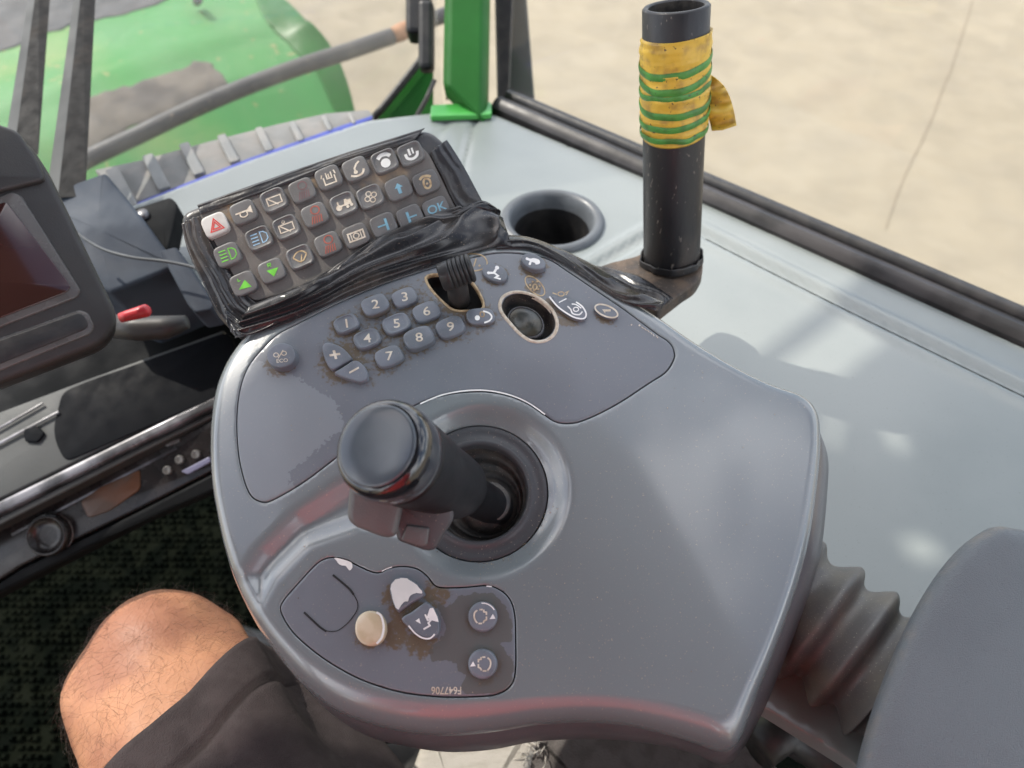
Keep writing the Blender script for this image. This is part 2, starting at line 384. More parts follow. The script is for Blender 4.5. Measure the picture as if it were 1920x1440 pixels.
# printing in photo-pixel space onto a surface ---------------------------------
def strip(poly, wd, closed=False):
    P = [Vector(p) for p in poly]; n = len(P); Lr, Rr = [], []
    for i in range(n):
        a = P[i-1] if (i > 0 or closed) else None; c = P[(i+1) % n] if (i < n-1 or closed) else None
        t1 = (P[i]-a).normalized() if a is not None else None; t2 = (c-P[i]).normalized() if c is not None else None
        t = ((t1 or t2)+(t2 or t1)); t = t.normalized() if t.length > .05 else (t1 or t2)
        nn = Vector((-t.y, t.x)); k = 1
        if t1 is not None and t2 is not None: k = 1/max(.45, nn.dot(Vector((-t1.y, t1.x))))
        Lr.append(P[i]+nn*wd/2*k); Rr.append(P[i]-nn*wd/2*k)
    fs = [(i, (i+1) % n, n+(i+1) % n, n+i) for i in range(n if closed else n-1)]
    return [tuple(v) for v in Lr+Rr], fs
_tc = {}
def text2d(s):
    if s in _tc: return _tc[s]
    c = bpy.data.curves.new('t', 'FONT'); c.body = s; c.align_x = 'CENTER'; c.align_y = 'CENTER'; c.resolution_u = 4; c.offset = .012
    o = bpy.data.objects.new('t', c); COL.objects.link(o); dg = bpy.context.evaluated_depsgraph_get(); me = bpy.data.meshes.new_from_object(o.evaluated_get(dg))
    r = ([(v.co.x, v.co.y) for v in me.vertices], [tuple(p.vertices) for p in me.polygons])
    bpy.data.objects.remove(o); _tc[s] = r; return r
def draw(name, items, S, dh, m, parent, cx=0, cy=0, a=(1, 0), b=(0, 1)):
    """items: ('l',pts,w[,closed]) stroke, ('f',pts) fill, ('t',string,x,y,size) text; local units: x along a, y along -b (up)"""
    Vv, Ff = [], []; q = 0
    for it in items:
        e = dh+.00004*(q % 4); q += 1
        if it[0] == 'l': v2, f2 = strip(it[1], it[2], len(it) > 3 and it[3])
        elif it[0] == 'f':
            v2 = [tuple(p) for p in it[1]]; f2 = [tuple(range(len(v2)))]
        else:
            tv, tf = text2d(it[1]); rot = it[5] if len(it) > 5 else 0; cr, sr = math.cos(rot), math.sin(rot)
            v2 = [((x*cr-y*sr)*it[4]+it[2], (x*sr+y*cr)*it[4]+it[3]) for x, y in tv]; f2 = tf
        o = len(Vv)
        for x, y in v2: Vv.append(S.at(cx+a[0]*x-b[0]*y, cy+a[1]*x-b[1]*y, e))
        Ff += [tuple(i+o for i in f) for f in f2]
    return obj(name, Vv, Ff, m, parent, smooth=False)
def circ(x, y, r, n=14, a0=0, a1=360, ry=None):
    ry = ry or r; full = abs(a1-a0) >= 360
    return [(x+r*math.cos(math.radians(a0+(a1-a0)*i/(n if full else n-1))), y+ry*math.sin(math.radians(a0+(a1-a0)*i/(n if full else n-1)))) for i in range(n)]
def button(name, out, S, h, m, parent, b=.0011, dish=0, dome=0, grime=0, rimw=.22):
    uv = [S.uv(x, y, h) for x, y in out]; cu = sum(p[0] for p in uv)/len(uv); cv = sum(p[1] for p in uv)/len(uv)
    def rg(f, hh, ins=0): return [S.pt(cu+(u-cu)*f, cv+(v-cv)*f, hh) for u, v in (inset(uv, ins) if ins else uv)]
    rings = [rg(1.05, -.0025), rg(1.04, .0002), rg(1.01, h*.55), rg(1, h-b)]
    for k in (1, 2, 3): aa = k/3*math.pi/2; rings.append(rg(1, h-b+b*math.sin(aa), b*(1-math.cos(aa))))
    if dish:
        for f, dd in ((1-rimw*.6, 0), (1-rimw*.85, -.35*dish), (1-rimw*1.15, -.85*dish), (1-rimw*1.4, -dish), (.35, -dish)): rings.append(rg(f-.04, h+dd))
        c = S.pt(cu, cv, h-dish)
    else:
        for f in (.72, .5, .25): rings.append(rg(f, h+dome*(1-f*f)))
        c = S.pt(cu, cv, h+dome)
    vs, fs = lofted(rings, False, True, center1=c)
    o = obj(name, vs, fs, m, parent)
    n = len(out); at_ = o.data.attributes.new('grime', 'FLOAT', 'POINT')
    for i in range(len(vs)): at_.data[i].value = grime*(1 if i < 3*n else .45 if i < 5*n else .12)
    return o
# ================================================================== setting outside
gz = -1.55
def gp(px, py): d = ray(px, py); return CAM + d*((gz-CAM.z)/d.z)
o = obj('ground', [(-60, -30, gz), (60, -30, gz), (60, 120, gz), (-60, 120, gz)], [(0, 1, 2, 3)], M['ground']); tag(o, 'sunlit beige concrete yard outside the cab windows', None, None, 'structure')
jl = []
for pl, wd in (([(1835, -40), (1790, 110), (1735, 250), (1690, 345), (1660, 430)], .007),):
    pts = [gp(*p) for p in catmull(pl, 6, False)]
    v2, f2 = strip([(p.x+.01*noise.noise(p*9), p.y) for p in pts], wd); jl.append(([Vector((x, y, gz+.004)) for x, y in v2], f2))
o = obj('ground_joint', *merge(jl), M['joint']); tag(o, 'thin darker joints and cracks in the concrete yard', None, None, 'structure')

# ================================================================== cab shell (roof and rear pillars above the view)
def quadbox(x0, x1, y0, y1, z0, z1): return box(((x0+x1)/2, (y0+y1)/2, (z0+z1)/2), Vector(((x1-x0)/2, 0, 0)), Vector((0, (y1-y0)/2, 0)), Vector((0, 0, (z1-z0)/2)))
cab = empty('unseen_cab_roof', (0, 0, 1.9), 'unseen grey lined cab roof with added openings for sun spots, on two rear pillars', 'roof')
rp2 = [(-.570, 1.156), (.24, .2), (1.1, -.815), (.5, -1.5), (-1.7, -1.1), (-1.55, .323)]  # outline shaped so sun misses the console but reaches the knee
rfS = Surf((0, 0, 1.9), (0, 0, 1)); sun_hatch = [(-1.15, -.10), (-.52, -.10), (-.52, .52), (-1.15, .52)]  # opening added so sun lights the shirt mirrored in the console
def exitp(px, py):
    d = ray(px, py); p = CAM+d*((.634-CAM.z)/d.z); q = p+SUN*((1.9-p.z)/SUN.z); return (q.x, q.y)
sun_slots = [[(1440, 700), (1590, 590), (1680, 650), (1535, 765)], [(1400, 640), (1470, 595), (1500, 612), (1430, 662)], [(1560, 770), (1610, 745), (1590, 850), (1545, 850)], [(1640, 770), (1690, 765), (1725, 850), (1690, 880)], [(1690, 1010), (1760, 1000), (1800, 1060), (1720, 1075)]]  # openings added to throw sun spots onto the shelf
sun_slots = [[exitp(*p) for p in s] for s in sun_slots]
sun_slots = [s for s in sun_slots if all(in_poly(x, y, rp2) and seg_dist(x, y, rp2) > .004 for x, y in s)]
print('SLOTS', len(sun_slots))
vs, fs, _, _ = patch(rfS, rp2, [sun_hatch]+sun_slots, .3, 0, .012); o = obj('unseen_roof_panel', vs, fs, M['roof'], cab, False)
for x in (-1.2, .5): obj('unseen_rear_pillar', *quadbox(x-.05, x+.05, -1.15, -1.05, 0, 1.9), M['roof'], cab, False)

# ================================================================== floor
fl = obj('floor', [(-1.3, -1.2, 0), (1.1, -1.2, 0), (1.1, 1.1, 0), (-1.3, 1.1, 0)], [(0, 1, 2, 3)], M['mat']); tag(fl, 'dark cab floor', None, None, 'structure')
# woven mat: rows of small raised pips
V_, F_ = [], []
fz = .006
V_ += [Vector(p) for p in ((-1.25, -.6, fz), (.25, -.6, fz), (.25, 1.0, fz), (-1.25, 1.0, fz))]; F_.append((0, 1, 2, 3))
q = .0115
ii = 0
y = -.25
while y < .78:
    x = -1.0+(q/2 if ii % 2 else 0)
    while x < .05:
        if random.random() < .10: x += q; continue
        h = .002+random.random()*.006; r = q*random.uniform(.26, .42); jx = random.uniform(-.002, .002); b = len(V_)
        V_ += [Vector((x+jx-r, y-r, fz+.0003)), Vector((x+jx+r, y-r, fz+.0003)), Vector((x+jx+r, y+r, fz+.0003)), Vector((x+jx-r, y+r, fz+.0003)),
               Vector((x+jx-r*.5, y-r*.5, fz+h)), Vector((x+jx+r*.5, y-r*.5, fz+h)), Vector((x+jx+r*.5, y+r*.5, fz+h)), Vector((x+jx-r*.5, y+r*.5, fz+h))]
        F_ += [(b, b+1, b+5, b+4), (b+1, b+2, b+6, b+5), (b+2, b+3, b+7, b+6), (b+3, b, b+4, b+7), (b+4, b+5, b+6, b+7)]
        x += q
    y += q; ii += 1
o = obj('floor_mat', V_, F_, M['matb'], smooth=False); tag(o, 'dark green woven rubber mat on the cab floor beside the bare knee', 'floor mat')

# ================================================================== shelf on the right
SN = tilt(0)
SH = plane(1035, 415, .78, SN)
gl1 = [SH.uv(*p) for p in [(1040, 545), (1122, 497), (1205, 447), (1262, 416), (1310, 434), (1440, 500), (1600, 580), (1920, 735), (2100, 822)]]
gl2 = [SH.uv(*p) for p in [(900, 203), (884, 240), (872, 290), (862, 345)]]
gl3 = [SH.uv(*p) for p in [(838, 228), (815, 262), (790, 285)]]
def shelfH(u, v):
    h = 0
    d = seg_dist(u, v, gl1, False); h -= .0045*math.exp(-(d/.0042)**2); h += .0022*math.exp(-((d-.011)/.006)**2)
    d = seg_dist(u, v, gl2, False); h -= .005*math.exp(-(d/.003)**2)
    d = seg_dist(u, v, gl3, False); h -= .003*math.exp(-(d/.004)**2)
    return h
SHH = Surf(SH.O, SN, shelfH)
root = empty('side_shelf', SH.at(1400, 800), 'pale grey green moulded side shelf under the right window, holding the cup holder', 'shelf')
cupc = SH.uv(1035, 416)
CR = 98/F*.78
outer = [SH.uv(*p) for p in roundp([(232, 392), (470, 300), (690, 226), (812, 212), (925, 214), (1300, 372), (1920, 652), (2250, 802), (2250, 1500), (1700, 1560), (1600, 1430), (1440, 1330), (1250, 1250), (1150, 1000), (800, 760), (470, 640), (350, 500)], 14, 4)]
vs, fs, _, uvs = patch(SHH, resamp(outer, .006), [[(cupc[0]+CR*.9*math.cos(t*math.pi/32), cupc[1]+CR*.9*math.sin(t*math.pi/32)) for t in range(64)]], .0062, .0012, .012)
obj('shelf_panel', vs, fs, M['shelf'], root)
# fine refinement near grooves: thin dark lines sitting in them
for nm, g, wd in (('seam_line', gl2, .0022),):
    v2, f2 = strip(g, wd); obj(nm, [SHH.pt(u, v, .0004) for u, v in v2], f2, M['shelf_dark'], root)
# raised lip around the inner field
gx = [SH.uv(*p) for p in catmull([(1325, 447), (1440, 506), (1600, 586), (1920, 741), (2100, 828)], 5, False)]
v2, f2 = strip(gx, .006); obj('panel_groove', [SHH.pt(u, v, .0006) for u, v in v2], f2, M['shelf_dark'], root)
# cup holder
def ringprof(c, prof, S, n=72): return [[S.pt(c[0]+r*math.cos(2*math.pi*i/n), c[1]+r*math.sin(2*math.pi*i/n), h) for i in range(n)] for r, h in prof]
cup = obj('cup_holder', *lofted(ringprof(cupc, [(CR, -.001), (CR*1.0, .002), (CR*.97, .0045), (CR*.91, .006), (CR*.84, .0055), (CR*.79, .002), (CR*.75, -.006), (CR*.72, -.012)], SH), cap1=False), M['cupring'], root)
obj('cup_well', *lofted(ringprof(cupc, [(CR*.72, -.011), (CR*.69, -.03), (CR*.66, -.07), (CR*.58, -.075)], SH)), M['black'], cup)

# window sill (black rubber sealed rail along the right window)
sillS = plane(1035, 415, .66, SN)
root = empty('window_sill', SH.at(1400, 430), 'black rubber sealed sill rail along the bottom of the right side window', 'sill')
def linep(a, b, k): return (a[0]+(b[0]-a[0])*k, a[1]+(b[1]-a[1])*k)
A0, A1 = SH.at(925, 203), SH.at(2250, 790)
dr = (A1-A0).normalized(); sd_ = SN.cross(dr).normalized()
if sd_.y < 0: sd_ = -sd_
def sweep(prof, p0, p1, side, up, n=40):
    rings = []
    for i in range(n+1):
        p = p0.lerp(p1, i/n); rings.append([p+side*a+up*b for a, b in prof])
    vs, fs = lofted(rings, True, True); return vs, fs
sharp(obj('seal', *sweep([(-.004, -.01), (-.004, .004), (0, .009), (.006, .012), (.012, .011), (.0185, .008), (.021, .0), (.021, -.01)], A0, A1, sd_, SN), M['sill'], root))
obj('outer_rail', *sweep([(.0212, -.03), (.0212, .006), (.024, .013), (.032, .013), (.036, .006), (.036, -.03)], A0, A1, sd_, SN), M['black'], root)
# right window pane
g0 = A0+sd_*.027+SN*.011; g1 = A1+sd_*.027+SN*.011
upv = Vector((.05, .12, 1)).normalized()
o = obj('window_pane', [g0, g1, g1+upv*1.0, g0+upv*1.0, g0+sd_*.004, g1+sd_*.004, g1+upv*1.0+sd_*.004, g0+upv*1.0+sd_*.004], [(0, 1, 2, 3), (4, 7, 6, 5), (0, 4, 5, 1), (3, 2, 6, 7), (0, 3, 7, 4), (1, 5, 6, 2)], M['side_gl'], root, False)

# corner trim: black upright seal and grey wedge
def pxprism(name, pts, dep, th, m, parent, deps=None, smooth=False):
    """solid whose front outline is seen at the given pixels, at real depths, with thickness away from the viewer"""
    D = deps or [dep]*len(pts); a = [at(x, y, d) for (x, y), d in zip(pts, D)]
    nrm = Vector((0, 0, 0))
    for i in range(len(a)): nrm += a[i-1].cross(a[i])
    nrm.normalize()
    if nrm.dot(a[0]-CAM) < 0: nrm = -nrm
    b = [p+nrm*th for p in a]; n = len(a)
    return obj(name, a+b, [tuple(range(n)), tuple(range(2*n-1, n-1, -1))]+[(i, (i+1) % n, n+(i+1) % n, n+i) for i in range(n)], m, parent, smooth)
ct = empty('window_corner_trim', SH.at(960, 200), 'black upright window seal beside the green corner post, with a grey wedge', 'window trim')
bev(pxprism('seal_strip', [(925, -120), (968, -120), (958, 186), (932, 186)], 0, .02, M['black'], ct, [1.03, 1.03, 1.12, 1.12]), .004)
bev(pxprism('grey_wedge', [(968, -120), (977, -120), (1002, 195), (957, 178)], 0, .012, M['tray'], ct, [1.045, 1.045, 1.135, 1.135]), .002)
# ------------------------------------------------------------------ green corner post
gpz = empty('corner_post', SH.at(870, 208), 'green painted steel corner post with a bright flange at its foot', 'post')
base = SH.at(870, 205); toppt = at(878, -260, .95)
wv = Vector((1, 0, 0)); ax = (toppt-base).normalized(); wv = (wv-ax*wv.x).normalized(); dv = ax.cross(wv)
def polypost(prof, p0, p1, sc0=1, sc1=1): return lofted([[p0+(wv*a+dv*b)*sc0 for a, b in prof], [p1+(wv*a+dv*b)*sc1 for a, b in prof]], True, True)
prof = [(-.031, -.012), (-.022, -.030), (.026, -.030), (.036, -.016), (.036, .03), (-.031, .03)]
prof = [(a*1.17, b*1.17) for a, b in prof]
bev(obj('post', *polypost(prof, base, toppt), M['green_dk'], gpz, False), .004, 3)
slab('flange', roundp([(808, 196), (922, 190), (922, 214), (806, 218)], 5), SH, .006, M['green'], gpz, .002, dh=.008)
pxprism('slot_seam', [(833, -60), (836, -60), (839, 188), (836, 188)], 0, .003, M['black'], gpz, [.94, .94, 1.07, 1.07])
gus = empty('gusset_plate', SH.at(760, 220), 'dark green triangular gusset plate left of the corner post, with black rubber edge', 'gusset')
pxprism('plate', [(812, 92), (812, 214), (703, 226)], 1.10, .006, M['green_dk'], gus)
obj('edge_rubber', *tube([at(x, y, 1.09) for x, y in [(806, 84), (785, 118), (752, 160), (716, 204), (694, 228)]], .0055, 10), M['black'], gus)
obj('rod', *tube([at(x, y, 1.08) for x, y in [(815, 150), (800, 185), (783, 215), (776, 236)]], .0035, 8), M['mon'], gus)
blk = obj('mirror_bracket', *merge([box(at(786, 10, 1.0), Vector((.016, 0, 0)), UP*.045, FW*.02), box(at(800, 70, .98), Vector((.010, 0, 0)), UP*.045, FW*.012)]), M['black'], None, False, origin=at(786, 40, 1.0)); bev(blk, .006)
tag(blk, 'black bracket block beside the top of the green post', 'bracket')

# ------------------------------------------------------------------ green hood outside
HN = Vector((.0, -.12, 1)).normalized()
HZ = plane(300, 130, 1.95, HN)
hd = empty('machine_hood', HZ.at(300, 150), 'green painted machine hood outside the windscreen with worn grey patches', 'hood')
fold = [(-80, 250), (0, 222), (165, 172), (300, 128), (410, 92), (520, 60)]
fu = [HZ.uv(*p) for p in fold]
def hoodH(u, v):
    d = seg_dist(u, v, fu, False)
    # side of fold
    k = (fu[-1][1]-fu[0][1])/(fu[-1][0]-fu[0][0]); s = v-(fu[0][1]+k*(u-fu[0][0]))
    h = -.45*max(0, -s-.0) if s < 0 else -.10*s
    h -= .03*math.exp(-(d/.06)**2)
    e = u-(.34-.15*0); 
    return h
HS = Surf(HZ.O, HN, hoodH)
ho = [HZ.uv(*p) for p in catmull([(-300, 120), (-250, -200), (100, -220), (400, -120), (470, -40), (520, 20), (575, 72), (620, 130), (650, 190), (668, 250), (640, 330), (300, 520), (-100, 620), (-300, 400)], 6)]
vs, fs, _, _ = patch(HS, resamp(ho, .03), [], .03, .004, .05)
obj('hood_skin', vs, fs, M['hood'], hd)
def onhood(name, pts, m, dh=.004, th=.003): return slab(name, pts, HS, th, m, hd, .001, dh=dh)
def wob(p, a, sc=.05): return [(x+a*noise.noise(Vector((x*sc, y*sc, 3))), y+a*noise.noise(Vector((x*sc, y*sc, 8)))) for x, y in p]
def onsurf(name, pts, S, m, parent, sp=.02, dh=.003, sk=.003):
    uvp = resamp([S.uv(*p) for p in pts], sp); vs, fs, _, _ = patch(S, uvp, [], sp, sp*.1, sk, dh); return obj(name, vs, fs, m, parent)
onsurf('worn_patch', wob(catmull([(150, 192), (215, 170), (280, 150), (340, 128), (372, 112), (395, 118), (408, 140), (425, 160), (330, 210), (230, 262), (160, 300), (120, 250)], 4), 9), HS, M['worn'], hd)
onsurf('hood_mat', wob(catmull([(-200, 115), (0, 96), (90, 62), (180, 38), (250, 22), (330, -8), (360, -60), (200, -150), (-150, -150)], 4), 6), HS, M['darkmat'], hd)
onsurf('side_flange', catmull([(478, -10), (505, -20), (560, 25), (608, 85), (648, 155), (670, 240), (640, 238), (596, 150), (552, 95), (505, 48)], 4), HS, M['green_dk'], hd, .02, .006)
V_, F_ = merge([tube([HS.at(368, 4, .02), HS.at(372, 0, .05)], .012, 10)])
obj('bolt', V_, F_, M['chrome'], hd)

# hand rail hose
rl = empty('hand_rail', at(450, 165, 1.15), 'dark grey padded hand rail running across in front of the green hood', 'hand rail')
rpts = catmull([(120, 325), (161, 300), (250, 258), (350, 210), (450, 167), (560, 126), (650, 97), (735, 68)], 5, False)
obj('rail_tube', *tube([at(x, y, 1.42+.22*i/len(rpts)) for i, (x, y) in enumerate(rpts)], .0172, 16), M['rail'], rl)
obj('rail_joint', *tube([at(735, 68, 1.635), at(752, 60, 1.64), at(778, 48, 1.65)], [.016, .019, .016], 16), M['rust'], rl)
obj('rail_end', *tube([at(776, 50, 1.65), at(800, 40, 1.66), at(840, 26, 1.67)], .0165, 16), M['rail'], rl)

# two upright bars
def bar(name, t0, t1, b0, b1, dt, db, split, lab):
    r = empty(name, at((b0[0]+b1[0])/2, b0[1], db), lab, 'bar', 'upright bars in front of the windscreen')
    a, b_, c, d = at(*t0, dt), at(*t1, dt), at(*b1, db), at(*b0, db)
    m0 = a.lerp(b_, split)+(CAM-a).normalized()*.007; m1 = d.lerp(c, split)+(CAM-d).normalized()*.007
    bk = (a-CAM).normalized()*.018
    vs = [a, m0, b_, d, m1, c, a+bk, b_+bk, d+bk, c+bk]
    fs = [(1, 2, 5, 4), (2, 7, 9, 5), (7, 6, 8, 9), (0, 6, 7, 2, 1), (3, 4, 5, 9, 8)]
    obj('bar_body', vs, fs, M['blackbar'], r, False); obj('pale_face', [a, m0, m1, d, a+bk, d+bk], [(0, 1, 2, 3), (0, 3, 5, 4)], M['tray'], r, False); return r
bar('upright_bar', (62, -60), (98, -60), (4, 300), (72, 290), .88, .74, .30, 'black upright bar with a pale left face, nearest the left edge above the monitor')
bar('upright_bar', (146, -60), (182, -60), (86, 372), (160, 368), .88, .72, .30, 'black upright bar with a pale left face, standing on the blue grey dash box')
# ribbed strip and blue trim along the windscreen foot
RS = plane(440, 290, .885, tilt(1))
rs = empty('ribbed_strip', RS.at(440, 300), 'grey ribbed rubber strip along the foot of the windscreen', 'rubber strip')
slab('strip_base', [(178, 318), (262, 300), (400, 262), (520, 232), (610, 212), (690, 205), (700, 214), (690, 228), (560, 268), (400, 326), (247, 382)], RS, .012, M['rib'], rs, .002, dh=.0)
for i, (x, y, k) in enumerate([(212, 318, 1), (279, 292, .88), (347, 270, .80), (417, 254, .70), (486, 240, .60), (548, 228, .5), (607, 217, .38), (655, 211, .28)]):
    slab('rib', roundp([(x-16*k, y), (x+8*k, y-7*k), (x+46*k, y+64*k), (x+20*k, y+72*k)], 4, 3), RS, .006, M['rib2'], rs, .0015, dh=.006)
bt = plane(440, 320, .862, tilt(1))
o = slab('blue_trim', roundp([(244, 384), (470, 295), (640, 235), (698, 216), (698, 223), (640, 245), (470, 307), (250, 394)], 2, 2), bt, .004, M['bluel'], None, .001, dh=.004, origin=bt.at(440, 320)); tag(o, 'thin blue trim line between the ribbed strip and the pale shelf', 'trim')
# windscreen pane
a, b_ = at(-700, 640, 1.02), at(830, 200, 1.20)
o = obj('windscreen', [a, b_, b_+Vector((0, .10, 1)).normalized()*.95, a+Vector((0, .10, 1)).normalized()*.95], [(0, 1, 2, 3)], M['front_gl'], None, False, origin=a)
sm = o.modifiers.new('solid', 'SOLIDIFY'); sm.thickness = .004
tag(o, 'dusty clear windscreen between the ribbed strip and the green hood', 'windscreen')

# ================================================================== left dash
db = empty('dash_box', at(220, 430, .72), 'blue grey dash box between the monitor and the keypad', 'dash box')
DB = plane(220, 430, .70, tilt(18, 8))
slab('top_face', roundp([(60, 378), (112, 352), (196, 322), (262, 402), (332, 498), (206, 548), (120, 520)], 5), DB, .10, M['dash'], db, .004)
slab('side_panel', roundp([(298, 470), (330, 462), (402, 570), (396, 580), (366, 586), (352, 572)], 6), plane(350, 530, .66, tilt(20)), .03, M['dash'], db, .002)
DT = plane(290, 420, .71, tilt(14))
slab('corner_trim', roundp([(246, 392), (320, 368), (334, 384), (322, 440), (312, 474)], 8), DT, .02, M['dashdk'], db, .002, dh=.0)
obj('screw', *lofted([[DT.pt(DT.uv(268, 404)[0]+r*math.cos(t*.4), DT.uv(268, 404)[1]+r*math.sin(t*.4), h) for t in range(16)] for r, h in ((.006, 0), (.006, .003), (.004, .004))]), M['chrome'], db)
cb = [(140, 432), (165, 452), (200, 470), (250, 483), (310, 490), (365, 502), (392, 520)]
o = obj('thin_cable', *tube([at(x, y, .66-.0008*i) for i, (x, y) in enumerate(catmull(cb, 5, False))], .0014, 8), M['cable'], None, origin=at(250, 483, .66)); tag(o, 'thin grey cable lying across the blue grey dash box', 'cable')
# lower dash body, dark void
ld = empty('lower_dash', at(200, 700, .72), 'dark lower dash with a grey tray and trim strips, above the radio', 'dashboard')
slab('dash_body', [(-300, 600), (60, 480), (300, 420), (430, 500), (470, 700), (400, 745), (200, 840), (0, 935), (-300, 1080)], plane(150, 640, .80, tilt(12)), .12, M['dashdk'], ld, .004)
TP = plane(150, 800, .70, tilt(20))
slab('tray', roundp([(-260, 880), (0, 772), (160, 712), (420, 618), (430, 728), (250, 812), (0, 935), (-260, 1060)], 6), TP, .02, M['tray'], ld, .002)
slab('tray_shadow', roundp([(100, 800), (116, 735), (160, 716), (425, 622), (440, 640), (440, 728), (300, 790), (122, 866), (104, 830)], 16), TP, .001, M['tray_dark'], ld, .0008, dh=.0012)  # dark sheet standing in for a shadow cast on the tray
slab('tray_clip', roundp([(42, 802), (70, 798), (84, 812), (70, 830), (46, 828)], 6), TP, .001, M['tray_dark'], ld, .0015, dh=.003)
for a, b_, wd in (((-60, 836), (80, 756), 4), ((-60, 862), (110, 772), 5)):
    d = Vector((b_[0]-a[0], b_[1]-a[1])).normalized(); n_ = Vector((-d.y, d.x))*wd/2
    slab('chrome_line', [(a[0]+n_.x, a[1]+n_.y), (b_[0]+n_.x, b_[1]+n_.y), (b_[0]-n_.x, b_[1]-n_.y), (a[0]-n_.x, a[1]-n_.y)], TP, .001, M['chrome'], ld, .0004, dh=.003)
slab('front_lip', roundp([(-260, 1058), (0, 938), (250, 815), (430, 728), (432, 748), (250, 836), (0, 962), (-260, 1086)], 3), TP, .012, M['chrome'], ld, .0025, dh=.001)
slab('under_lip', roundp([(-260, 1092), (0, 968), (250, 842), (430, 756), (432, 766), (250, 856), (0, 984), (-260, 1106)], 3), TP, .012, M['mon'], ld, .002, dh=-.004)
# radio
rd = empty('radio', at(200, 940, .70), 'black dash radio with round knob and painted orange glow of its display under the grey tray', 'radio')
RP = plane(200, 930, .70, tilt(38, 0))
slab('radio_body', roundp([(-260, 1110), (0, 984), (250, 858), (432, 770), (446, 860), (250, 960), (40, 1062), (-20, 1100), (-260, 1220)], 10), RP, .05, M['radio'], rd, .003, dh=-.004)
slab('radio_housing', roundp([(-260, 1240), (-20, 1105), (40, 1066), (250, 964), (446, 864), (450, 900), (250, 985), (0, 1112), (-260, 1250)], 8), RP, .04, M['dashdk'], rd, .003, dh=-.001)
slab('display_glow', roundp([(150, 940), (190, 912), (262, 880), (262, 918), (205, 958), (165, 972)], 8), RP, .002, M['orange'], rd, .001, dh=-.0025)  # patch of glow painted orange, not emitting
slab('face_line', roundp([(20, 1000), (330, 838), (332, 842), (22, 1005)], 1, 2), RP, .001, M['chrome'], rd, .0003, dh=-.003)
kc = RP.uv(88, 1004, .004)
kb = obj('knob', *lofted([[RP.pt(kc[0]+r*math.cos(t*math.pi/20), kc[1]+r*math.sin(t*math.pi/20), h) for t in range(40)] for r, h in ((.019, -.004), (.019, .005), (.0175, .0065), (.0160, .0055), (.0155, .002), (.008, .0015))]), M['radio'], rd)
vv, ff = lofted([[RP.pt(kc[0]+r*math.cos(t*math.pi/20), kc[1]+r*math.sin(t*math.pi/20), h) for t in range(40)] for r, h in ((.0205, -.0035), (.0205, -.0025), (.0195, -.002), (.0192, -.0035))], cap1=False); obj('knob_ring', vv, ff, M['monlip'], rd)
for x, y in ((312, 882), (335, 862), (366, 852)):
    c = RP.uv(x, y, 0); obj('small_key', *lofted([[RP.pt(c[0]+r*math.cos(t*math.pi/10), c[1]+r*math.sin(t*math.pi/10), h) for t in range(20)] for r, h in ((.0042, -.004), (.0042, -.001), (.0034, -.0005), (.0025, -.001))]), M['monlip'], rd)
slab('pale_key', roundp([(338, 884), (392, 856), (396, 866), (352, 890)], 4), RP, .003, M['lilac'], rd, .001, dh=.0)
slab('slot', roundp([(308, 832), (336, 822), (338, 828), (312, 838)], 2), RP, .002, M['monlip'], rd, .0005, dh=-.0025)
# frame rail of the seat base on the floor
o = obj('seat_rail', *tube([(-.44, .47, .05), (-.33, .44, .05), (-.27, .36, .05), (-.22, .20, .05)], .011, 10), M['mon'], None, origin=Vector((-.3, .4, .05))); tag(o, 'dark bent tube low on the floor behind the knee', 'tube')

# ------------------------------------------------------------------ monitor
mo = empty('monitor', at(60, 480, .56), 'dark grey cab monitor with a glossy dark screen at the left edge', 'monitor')
MP = plane(100, 480, .53, (-at(100, 480, .53)+CAM+Vector((.05, 0, .22))))
slab('bezel', roundp([(-420, 360), (-30, 226), (52, 262), (92, 322), (226, 600), (196, 646), (-20, 728), (-420, 860)], [20, 30, 30, 20, 40, 30, 20, 20], 7), MP, .035, M['mon'], mo, .005)
slab('hood_trim', roundp([(-420, 352), (-30, 222), (34, 244), (72, 300), (88, 338), (-10, 362), (-420, 500)], 14), MP, .004, M['mon'], mo, .003, dh=.0045)
slab('screen_lip', roundp([(-420, 510), (-10, 372), (22, 358), (40, 366), (152, 544), (146, 558), (-20, 622), (-420, 760)], 8), MP, .003, M['monlip'], mo, .0015, dh=.0015)
slab('screen', roundp([(-420, 512), (-10, 384), (12, 378), (134, 536), (126, 548), (-20, 604), (-420, 740)], 6), MP, .003, M['screen'], mo, .0006, dh=.0024)
slab('slot_lip', roundp([(-420, 790), (-20, 640), (148, 580), (166, 586), (178, 612), (172, 626), (-20, 704), (-420, 850)], 8), MP, .003, M['monlip'], mo, .0015, dh=.0012)
slab('slot', roundp([(-420, 796), (-20, 645), (148, 586), (158, 592), (166, 610), (160, 617), (-20, 690), (-420, 838)], 6), MP, .003, M['black'], mo, .0005, dh=.002)
pl = empty('red_plug', at(255, 588, .60), 'small red plug on a grey cable end beside the monitor', 'plug')
obj('plug_body', *tube([at(226, 596, .60), at(240, 592, .60), at(262, 586, .60), at(276, 582, .60), at(281, 581, .60)], [.004, .0045, .005, .0052, .003], 12), M['redplug'], pl)
o = obj('cable_sleeve', *tube([at(215, 612, .62), at(260, 616, .62), at(310, 614, .62), at(350, 604, .62)], [.010, .0105, .010, .006], 14), M['mon'], None, origin=at(260, 616, .62)); tag(o, 'dark grey cable sleeve just under the red plug', 'cable')
